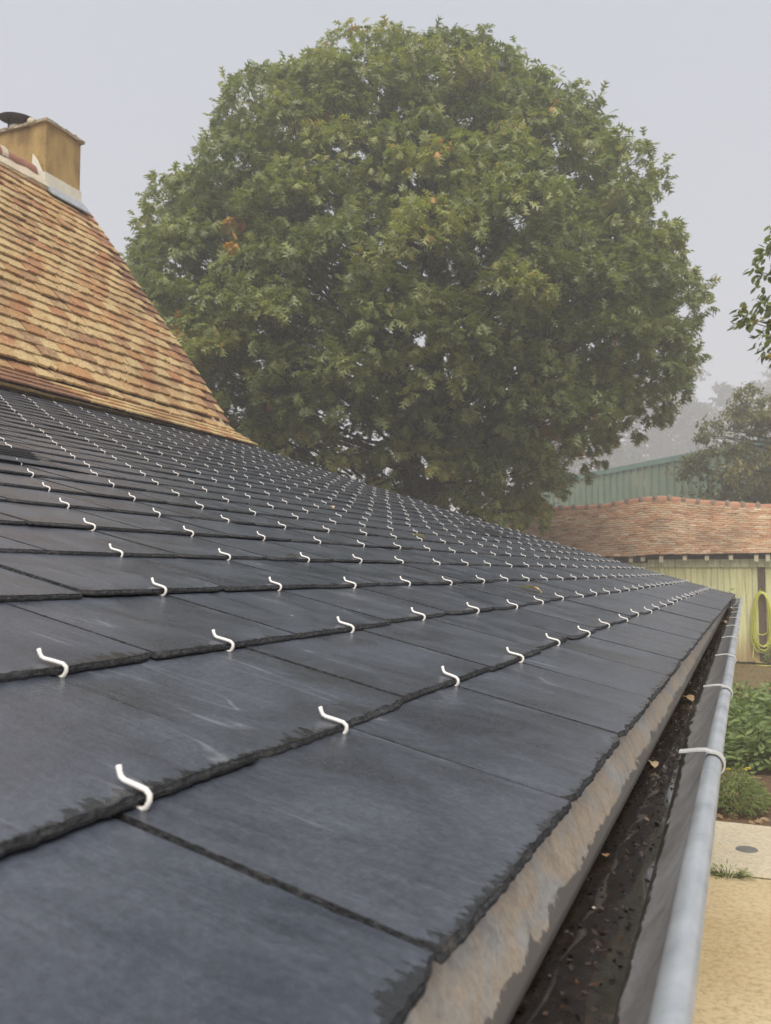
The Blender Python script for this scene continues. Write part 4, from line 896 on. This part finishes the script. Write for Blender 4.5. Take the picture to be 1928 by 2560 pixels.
V_, F_, r_ = rosettes(T-np.array([-5.95, 17.05, 0]), Dt, 11, 0.235, OAK_LEAF_V, OAK_LEAF_F, np.where(Rn > 0.95, Rn, np.clip(Rn, 0, 0.80)), 0.16, go)
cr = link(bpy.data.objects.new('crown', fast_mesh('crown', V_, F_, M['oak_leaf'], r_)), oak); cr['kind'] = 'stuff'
tk = MB(); OB = Vector((-5.95, 17.05, 0))
tk.tube([Vector((0, 0, -0.05)), Vector((0.0, 0, 0.5)), Vector((0.02, 0, 1.6)), Vector((0.0, 0.0, 3.2)), Vector((-0.05, 0.05, 5.0)), Vector((-0.1, 0.1, 7.5)), Vector((-0.05, 0.1, 10.0)), Vector((0.1, 0.1, 12.3))], [0.36, 0.26, 0.215, 0.205, 0.19, 0.14, 0.09, 0.03], 14)
tk.build('trunk', M['bark'], oak, True)
t2 = MB(); t2.tube([Vector((-0.55, 0.45, -0.05)), Vector((-0.66, 0.5, 1.8)), Vector((-0.78, 0.55, 3.6)), Vector((-1.2, 0.7, 5.8)), Vector((-1.9, 0.9, 8.2)), Vector((-2.4, 1.0, 10.2))], [0.28, 0.21, 0.19, 0.15, 0.10, 0.04], 12); t2.build('trunk', M['bark'], oak, True)
lb = MB()
for ci, (p, rad, inner_) in enumerate(clumps):
    q = Vector(p)-OB; h0 = max(2.6, min(11.8, q.z-0.28*math.hypot(q.x, q.y)-0.3)); left = q.x < -1.5 and h0 < 9.5 and ci % 2
    a = Vector((-0.05, 0.05, h0)) if not left else Vector((-0.78-0.25*max(0, h0-3.6), 0.6, h0))
    if ci % 4 == 0: limb(lb, a, q, 0.085, 0.018, 0.05, 8, 6, 0.10)
    else:
        mid = a.lerp(q, 0.45); limb(lb, mid+Vector((R.gauss(0, .2), R.gauss(0, .2), R.gauss(0, .1))), q, 0.035, 0.010, 0.03, 5, 5, 0.06)
for i in range(0, len(T), 5):
    t = Vector(T[i])-OB; d = Vector(Dt[i]).normalized(); lb.tube([t-d*0.55+Vector((0, 0, -0.1)), t-d*0.22, t], [0.009, 0.006, 0.003], 4, cap=False)
lb.build('branches', M['bark'], oak)['kind'] = 'stuff'

# --- other trees
def simple_tree(name, label, base, crown_c, radii, n_cl, per_cl, per_ros, size, mat, LV, LF, seed, trunk_r, cl_r=(0.5, 0.9), group=None, hang=0.5, shape=None):
    t = empty(name, base); tag(t, label, 'tree', group); gg = np.random.default_rng(seed); B = np.array(base); C = np.array(crown_c); RR = np.array(radii)
    T, D, Q = [], [], []; cls = []
    for _ in range(n_cl):
        d = gg.normal(0, 1, 3); d /= np.linalg.norm(d); rho = gg.uniform(0.55, 0.98) if gg.random() < 0.8 else gg.uniform(0.1, 0.6)
        p = C+d*RR*rho
        if shape is not None and not shape(p): continue
        cls.append(p); tone = gg.uniform(0.15, 0.75); cr_ = gg.uniform(*cl_r)
        for _ in range(per_cl):
            e = gg.normal(0, 1, 3); e /= np.linalg.norm(e); e = e+d*0.5+np.array([0, 0, 0.25]); e /= np.linalg.norm(e)
            T.append(p+e*cr_*gg.uniform(0.5, 1)*np.array([1, 1, 0.75])); D.append(e); Q.append(tone+gg.normal(0, 0.08))
    V, F, r = rosettes(np.array(T)-B, np.array(D), per_ros, size, LV, LF, np.clip(np.array(Q), 0, 1), size*1.2, gg, hang)
    c = link(bpy.data.objects.new('crown', fast_mesh('crown', V, F, mat, r)), t); c['kind'] = 'stuff'
    top = C-B; m = MB(); m.tube([(0, 0, -0.1), (0.05*top[0], 0.05*top[1], top[2]*0.25), (top[0]*0.5, top[1]*0.5, top[2]*0.6), (top[0], top[1], top[2]+RR[2]*0.6)], [trunk_r*1.3, trunk_r, trunk_r*0.75, trunk_r*0.15], 10); m.build('trunk', M['bark'], t, True)
    m = MB(); rs = random.Random(seed)
    for p in cls[::2]:
        q = Vector(p-B); a = Vector((top[0]*0.5, top[1]*0.5, max(top[2]*0.45, min(top[2]+RR[2]*0.4, q.z-0.5)))); limb(m, a, q, trunk_r*0.35, trunk_r*0.06, 0.03, 6, 5, 0.05*max(radii)/3, rs)
    m.build('branches', M['bark'], t)['kind'] = 'stuff'
    return t
simple_tree('garden_tree', 'olive-green bushy tree rising behind the barn ridge beside the metal shed', (1.3, 26.4, 0), (1.3, 26.4, 4.7), (3.05, 2.3, 2.75), 230, 18, 9, 0.125, M['olive_leaf'], OVAL_V, OVAL_F, 31, 0.16, (0.35, 0.75))
simple_tree('misty_tree', 'nearest pale grey tree fading into the fog, left above the shed roof', (-20.6, 109, 0), (-20.0, 109, 12.3), (8.6, 7, 9.0), 260, 14, 8, 0.55, M['far_leaf'], DIA_V, DIA_F, 41, 0.45, (1.0, 2.0), 'misty trees in the fog')
simple_tree('misty_tree', 'tallest pale tree fading into the fog behind the shed roof', (-8.3, 126, 0), (-8.3, 126, 16.0), (11.0, 8.0, 14.2), 380, 14, 8, 0.62, M['far_leaf'], DIA_V, DIA_F, 42, 0.5, (1.2, 2.4), 'misty trees in the fog')
simple_tree('misty_tree', 'faint fog-grey tree at the right edge behind the bushy olive-green tree', (5.3, 132, 0), (5.3, 132, 17.0), (11.0, 8.0, 14.4), 380, 14, 8, 0.62, M['far_leaf'], DIA_V, DIA_F, 43, 0.5, (1.2, 2.4), 'misty trees in the fog')
# fruit tree at the right edge: its crown hangs into the frame
ft = empty('fruit_tree', (1.75, 7.9, 0)); tag(ft, 'leafy fruit tree branch hanging in at the right edge above the barn', 'tree'); gf = np.random.default_rng(51); FB = np.array([1.75, 7.9, 0])
m = MB(); m.tube([(0, 0, -0.05), (0.02, 0, 0.8), (-0.03, 0.02, 1.9), (-0.1, 0, 2.9), (-0.15, 0, 4.2)], [0.11, 0.085, 0.075, 0.06, 0.025], 10); m.build('trunk', M['bark'], ft, True)
tw = MB(); T, D, Q = [], [], []
twigs = [((-0.03, 7.5, 4.04), 3.0), ((0.02, 7.45, 3.98), 3.0), ((0.10, 7.55, 4.16), 3.0), ((0.13, 7.5, 3.86), 2.9), ((0.16, 7.5, 3.72), 2.9), ((0.11, 7.52, 4.40), 3.2), ((0.17, 7.5, 4.55), 3.2), ((0.22, 7.55, 4.63), 3.2), ((0.20, 7.5, 4.10), 3.0), ((0.30, 7.6, 4.0), 3.0), ((0.32, 7.6, 4.3), 3.0), ((0.35, 7.5, 3.75), 2.9), ((0.30, 7.6, 4.75), 3.2)]
for _ in range(70):
    d = gf.normal(0, 1, 3); d /= np.linalg.norm(d); p = np.array([1.75, 7.9, 3.9])+d*np.array([1.35, 1.3, 1.1])*gf.uniform(0.5, 1)
    if p[0] < 0.42: continue
    twigs.append((tuple(p), gf.uniform(2.7, 3.4)))
for p, h in twigs:
    q = Vector(p)-Vector(FB); pts = limb(tw, (-0.05, 0, h), q, 0.022, 0.003, 0.06, 8, 5, 0.03)
    for i in range(5, 8):
        for _ in range(7 if i > 5 else 4):
            T.append(np.array(pts[i])+gf.normal(0, 0.05, 3)); D.append(np.array((q-Vector((-0.05, 0, h))).normalized())+gf.normal(0, 0.4, 3)); Q.append(gf.uniform(0.2, 0.72) if gf.random() > 0.08 else 0.95)
V, F, r = rosettes(np.array(T), np.array(D), 4, 0.075, OVAL_V*np.array([1.25, 1, 1.6]), OVAL_F, np.array(Q), 0.06, gf, 0.55)
c = link(bpy.data.objects.new('crown', fast_mesh('crown', V, F, M['fruit_leaf'], r)), ft); c['kind'] = 'stuff'
tw.build('branches', M['bark'], ft)['kind'] = 'stuff'

PD, gd = GUTTER_BITS; nD = len(PD)
V, F, r = leaves(PD, np.stack([gd.normal(0, 1, nD), gd.normal(0, 1, nD), gd.normal(0, 0.25, nD)], 1), 0.0048*1.0, DIA_V*np.array([1, 1, 1.5]), DIA_F, np.clip(gd.normal(0.25, 0.28, nD), 0, 1), gd)
tag(link(bpy.data.objects.new('gutter_litter', fast_mesh('gutter_litter', V, F, M['wet_bits'], r))), 'small wet leaf scraps scattered on the gutter sludge', 'litter', kind='stuff')
# ------------------------------------------------------------------ garden plants
def plant(name, label, c, rx, ry, h, n, size, mat, LV, LF, seed, group=None, cat='plant', flowers=0, fl_mat=None):
    t = empty(name, c); gg = np.random.default_rng(seed); tag(t, label, cat, group)
    a = gg.uniform(0, 2*np.pi, n); rr = np.sqrt(gg.uniform(0, 1, n)); P = np.stack([rx*rr*np.cos(a), ry*rr*np.sin(a), h*(1-0.75*rr**2)*gg.uniform(0.25, 1.0, n)+0.02], 1)
    D = np.stack([np.cos(a)*(0.4+rr), np.sin(a)*(0.4+rr), gg.uniform(-0.3, 0.55, n)], 1)+gg.normal(0, 0.35, (n, 3))
    V, F, r = leaves(P, D, size, LV, LF, np.clip(gg.normal(0.5, 0.22, n), 0, 1), gg)
    o = link(bpy.data.objects.new('leaves', fast_mesh('leaves', V, F, mat, r)), t); o['kind'] = 'stuff'
    m = MB()
    for i in range(0, n, max(1, n//24)): m.tube([(P[i][0]*0.5, P[i][1]*0.5, 0), tuple(P[i]*np.array([0.85, 0.85, 0.6])), tuple(P[i])], [0.005, 0.004, 0.002], 4, cap=False)
    so_ = m.build('stems', fern_stem, t); so_['kind'] = 'stuff'
    for i in range(flowers):
        a = gg.uniform(0, 6.28); q = gg.uniform(0.3, 1.0); pc = np.array([rx*q*math.cos(a), ry*q*math.sin(a), h*(1-0.6*q*q)+0.03]); k = 8
        Dp = np.stack([np.cos(np.arange(k)*2*np.pi/k), np.sin(np.arange(k)*2*np.pi/k), np.full(k, 0.35)], 1)
        V, F, r = leaves(np.tile(pc, (k, 1)), Dp, 0.02, OVAL_V*np.array([1.4, 1, 1]), OVAL_F, np.full(k, 0.5), gg)
        link(bpy.data.objects.new('flower', fast_mesh('flower', V, F, fl_mat, r)), t)
fern_stem = m_simple('stem', [(0.3, (0.07, 0.09, 0.03)), (0.7, (0.12, 0.12, 0.05))], 5, 0.8, 0)
plant('feathery_bush', 'low feathery green bush at the edge of the concrete path', (-0.18, 7.95, 0.0), 0.26, 0.36, 0.34, 2600, 0.055, M['fern_leaf'], DIA_V*np.array([0.35, 1, 1]), DIA_F, 61, None, 'bush', 7, M['yellow_petal'])
specs = [(0.02, 9.75, 0.32, 0.40, 0.42, 'broad-leaved green plant nearest the leaf litter in the bed'), (-0.12, 10.7, 0.36, 0.5, 0.46, 'green plant behind the nearest broad-leaved one in the bed'), (0.40, 10.2, 0.42, 0.5, 0.5, 'tall green plant at the right edge with cream flower spikes'),
         (-0.10, 12.0, 0.45, 0.55, 0.42, 'middle green plant of the row along the gutter'), (0.35, 11.8, 0.45, 0.6, 0.5, 'green plant at the right edge in the middle of the bed'), (-0.16, 13.4, 0.4, 0.6, 0.38, 'darker green plant at the back left of the bed'), (0.40, 13.6, 0.5, 0.6, 0.4, 'olive green plant at the back right of the bed')]
for i, (x, y, rx, ry, h, lab) in enumerate(specs):
    plant('garden_plant', lab, (x, y, 0.0), rx, ry, h, 620, 0.125 if i < 3 else 0.12, M['plant_leaf'], OVAL_V*np.array([0.95, 1, 1.6]), OVAL_F, 70+i, 'leafy plants in the bed', 'plant', 10 if i == 2 else 0, M['cream_petal'])
plant('ivy_clump', 'small green climbing plant at the foot of the hose board', (0.42, 20.35, 0.0), 0.22, 0.16, 0.55, 380, 0.07, M['plant_leaf'], OVAL_V, OVAL_F, 91)
plant('grass_tuft', 'small dry grass tuft on the path beside the white pipe shoe', (-0.20, 6.16, 0.004), 0.14, 0.05, 0.05, 160, 0.05, M['fern_leaf'], DIA_V*np.array([0.2, 1, 1]), DIA_F, 92, None, 'grass')
# fallen leaves on the bed
gl = np.random.default_rng(95); n = 2600
P = np.stack([gl.uniform(-1.6, 2.2, n), 7.5+9.0*gl.uniform(0, 1, n)**1.3, gl.uniform(0.012, 0.03, n)], 1); D = np.stack([gl.normal(0, 1, n), gl.normal(0, 1, n), gl.normal(0, 0.18, n)], 1)
V, F, r = leaves(P, D, 0.085, OAK_LEAF_V, OAK_LEAF_F, np.clip(gl.normal(0.4, 0.25, n), 0, 1), gl)
tag(link(bpy.data.objects.new('leaf_litter', fast_mesh('leaf_litter', V, F, M['dry_leaf'], r))), 'brown fallen leaves scattered over the bed soil', 'leaf litter', kind='stuff')
n = 5200; P = np.stack([gl.uniform(-2.5, 3.5, n), gl.uniform(13.2, 20.4, n), np.full(n, 0.008)], 1); D = np.stack([gl.normal(0, 0.6, n), gl.normal(0, 0.6, n), gl.uniform(0.1, 0.8, n)], 1)
V, F, r = leaves(P, D, 0.06, DIA_V*np.array([0.35, 1, 1]), DIA_F, np.clip(gl.normal(0.7, 0.25, n), 0, 1), gl)
tag(link(bpy.data.objects.new('grass', fast_mesh('grass', V, F, M['fern_leaf'], r))), 'sparse short grass on the bare earth before the barn', 'grass', kind='stuff')
# drain cover on the path
b = MB(); b.lathe([(0.001, 0.004), (0.075, 0.004), (0.078, 0.001), (0.088, 0.004), (0.094, 0.0)], 28, (0, 0, 0)); o = b.build('drain_cover', M['cover']); o.location = (-0.085, 6.78, 0.014); o.scale = (0.8, 0.8, 1)
tag(o, 'small round dark drain cover set in the concrete path', 'drain cover')

# ------------------------------------------------------------------ fallen leaves on the roof and in the gutter
def dry_leaf(label, loc, rot, size, seed, rv):
    rs = random.Random(seed); n = 9; vs = []
    for i in range(n):
        t = i/(n-1); w_ = 0.34*math.sin(math.pi*min(1, t*0.92+0.06))**0.8; cz = 0.16*math.sin(math.pi*t)*rs.uniform(0.8, 1.2)
        vs += [(-w_*rs.uniform(0.8, 1.1), t, cz+0.10*rs.uniform(0.5, 1.3)), (0, t, cz), (w_*rs.uniform(0.8, 1.1), t, cz+0.09*rs.uniform(0.5, 1.3))]
    m = MB(); m.add([(x*size, (y-0.5)*size, z*size) for x, y, z in vs], [(i*3+j, i*3+j+1, i*3+4+j, i*3+3+j) for i in range(n-1) for j in range(2)], rnd=rv)
    o = m.build('dry_leaf', M['dry_leaf'], None, True); o.location = loc; o.rotation_euler = rot; tag(o, label, 'leaf', 'fallen leaves on the roof and in the gutter')
def roof_leaf(label, r, f, y, size, seed, rv):
    mx = slate_mx(r*GA, y, 0, TH+0.002); p = mx @ Vector((0, f*GA, 0)); e = mx.to_euler(); dry_leaf(label, p, (e.x, e.y, e.z+R.uniform(-1, 1)), size, seed, rv)
roof_leaf('tan dry leaf lying on the slates near the gutter, largest on the roof', 2, 0.45, 1.98, 0.050, 1, 0.8)
roof_leaf('pale curled leaf on the slates halfway to the verge', 6, 0.25, 2.75, 0.045, 2, 0.95)
roof_leaf('small reddish leaf by a hook low on the slates', 4, 0.05, 1.28, 0.016, 3, 0.25)
roof_leaf('small pale leaf caught by a hook in the middle of the slates', 9, 0.3, 3.0, 0.03, 4, 0.9)
roof_leaf('tiny brown leaf high up under the clay tiles', 20, 0.3, 4.4, 0.035, 5, 0.4)
for i, (lab, y, dx, sz, rv) in enumerate([('cream curled leaf lying on the sludge in mid gutter', 1.02, 0.0, 0.017, 0.8), ('brown leaf scrap on the sludge close to the near bracket', 0.66, 0.0, 0.009, 0.35), ('brown curled leaf in the gutter past the second bracket', 1.62, 0.0, 0.030, 0.6),
        ('pale leaf beside the wire strainer', 5.55, 0.012, 0.07, 0.75), ('tan leaf heaped in the gutter before the strainer', 4.15, -0.004, 0.06, 0.85), ('dark brown leaf heaped in the gutter before the strainer', 4.45, 0.006, 0.07, 0.15), ('russet leaf stuck against the wire strainer', 5.95, -0.02, 0.08, 0.2)]):
    zl = sludge_z(y); dry_leaf(lab, (CX+gshift(y)+dx, y, HC+zl+0.004), (R.uniform(-.2, .2), R.uniform(-.2, .2), R.uniform(0, 6)), sz, 20+i, rv)
# sprout by the outlet
sp = empty('sprout', (CX+gshift(6.2)-0.01, 6.12, HC-0.19)); tag(sp, 'tiny green sprout growing from the far end of the gutter', 'sprout')
m = MB(); m.tube([(0, 0, 0), (0.005, 0.01, 0.04), (0.012, 0.01, 0.085)], [0.0015, 0.0012, 0.0008], 4); m.build('stem', fern_stem, sp)
gs_ = np.random.default_rng(5)
for k in range(4):
    V, F, r = leaves(np.array([[0.012-0.003*k, 0.01, 0.088-0.014*k]]), np.array([[math.cos(k*1.9), math.sin(k*1.9), 0.25]]), 0.042, OVAL_V*np.array([1.3, 1, 1]), OVAL_F, np.array([0.4]), gs_); link(bpy.data.objects.new('leaf', fast_mesh('leaf', V, F, M['plant_leaf'], r)), sp)

# ------------------------------------------------------------------ fog
hz = MB(); hz.box(-345, 345, -345, 345, -1.0, 36.0)
hm, nt, bs = new_mat('haze'); nt.nodes.remove(bs); pv_ = N(nt, 'ShaderNodeVolumePrincipled')
pv_.inputs['Color'].default_value = (0.96, 0.97, 1.0, 1); pv_.inputs['Density'].default_value = 0.0070; pv_.inputs['Anisotropy'].default_value = 0.2
nt.links.new(pv_.outputs[0], nt.nodes['Material Output'].inputs['Volume'])
ho = hz.build('haze', hm); ho['kind'] = 'stuff'; ho['label'] = 'even pale morning fog filling the air'
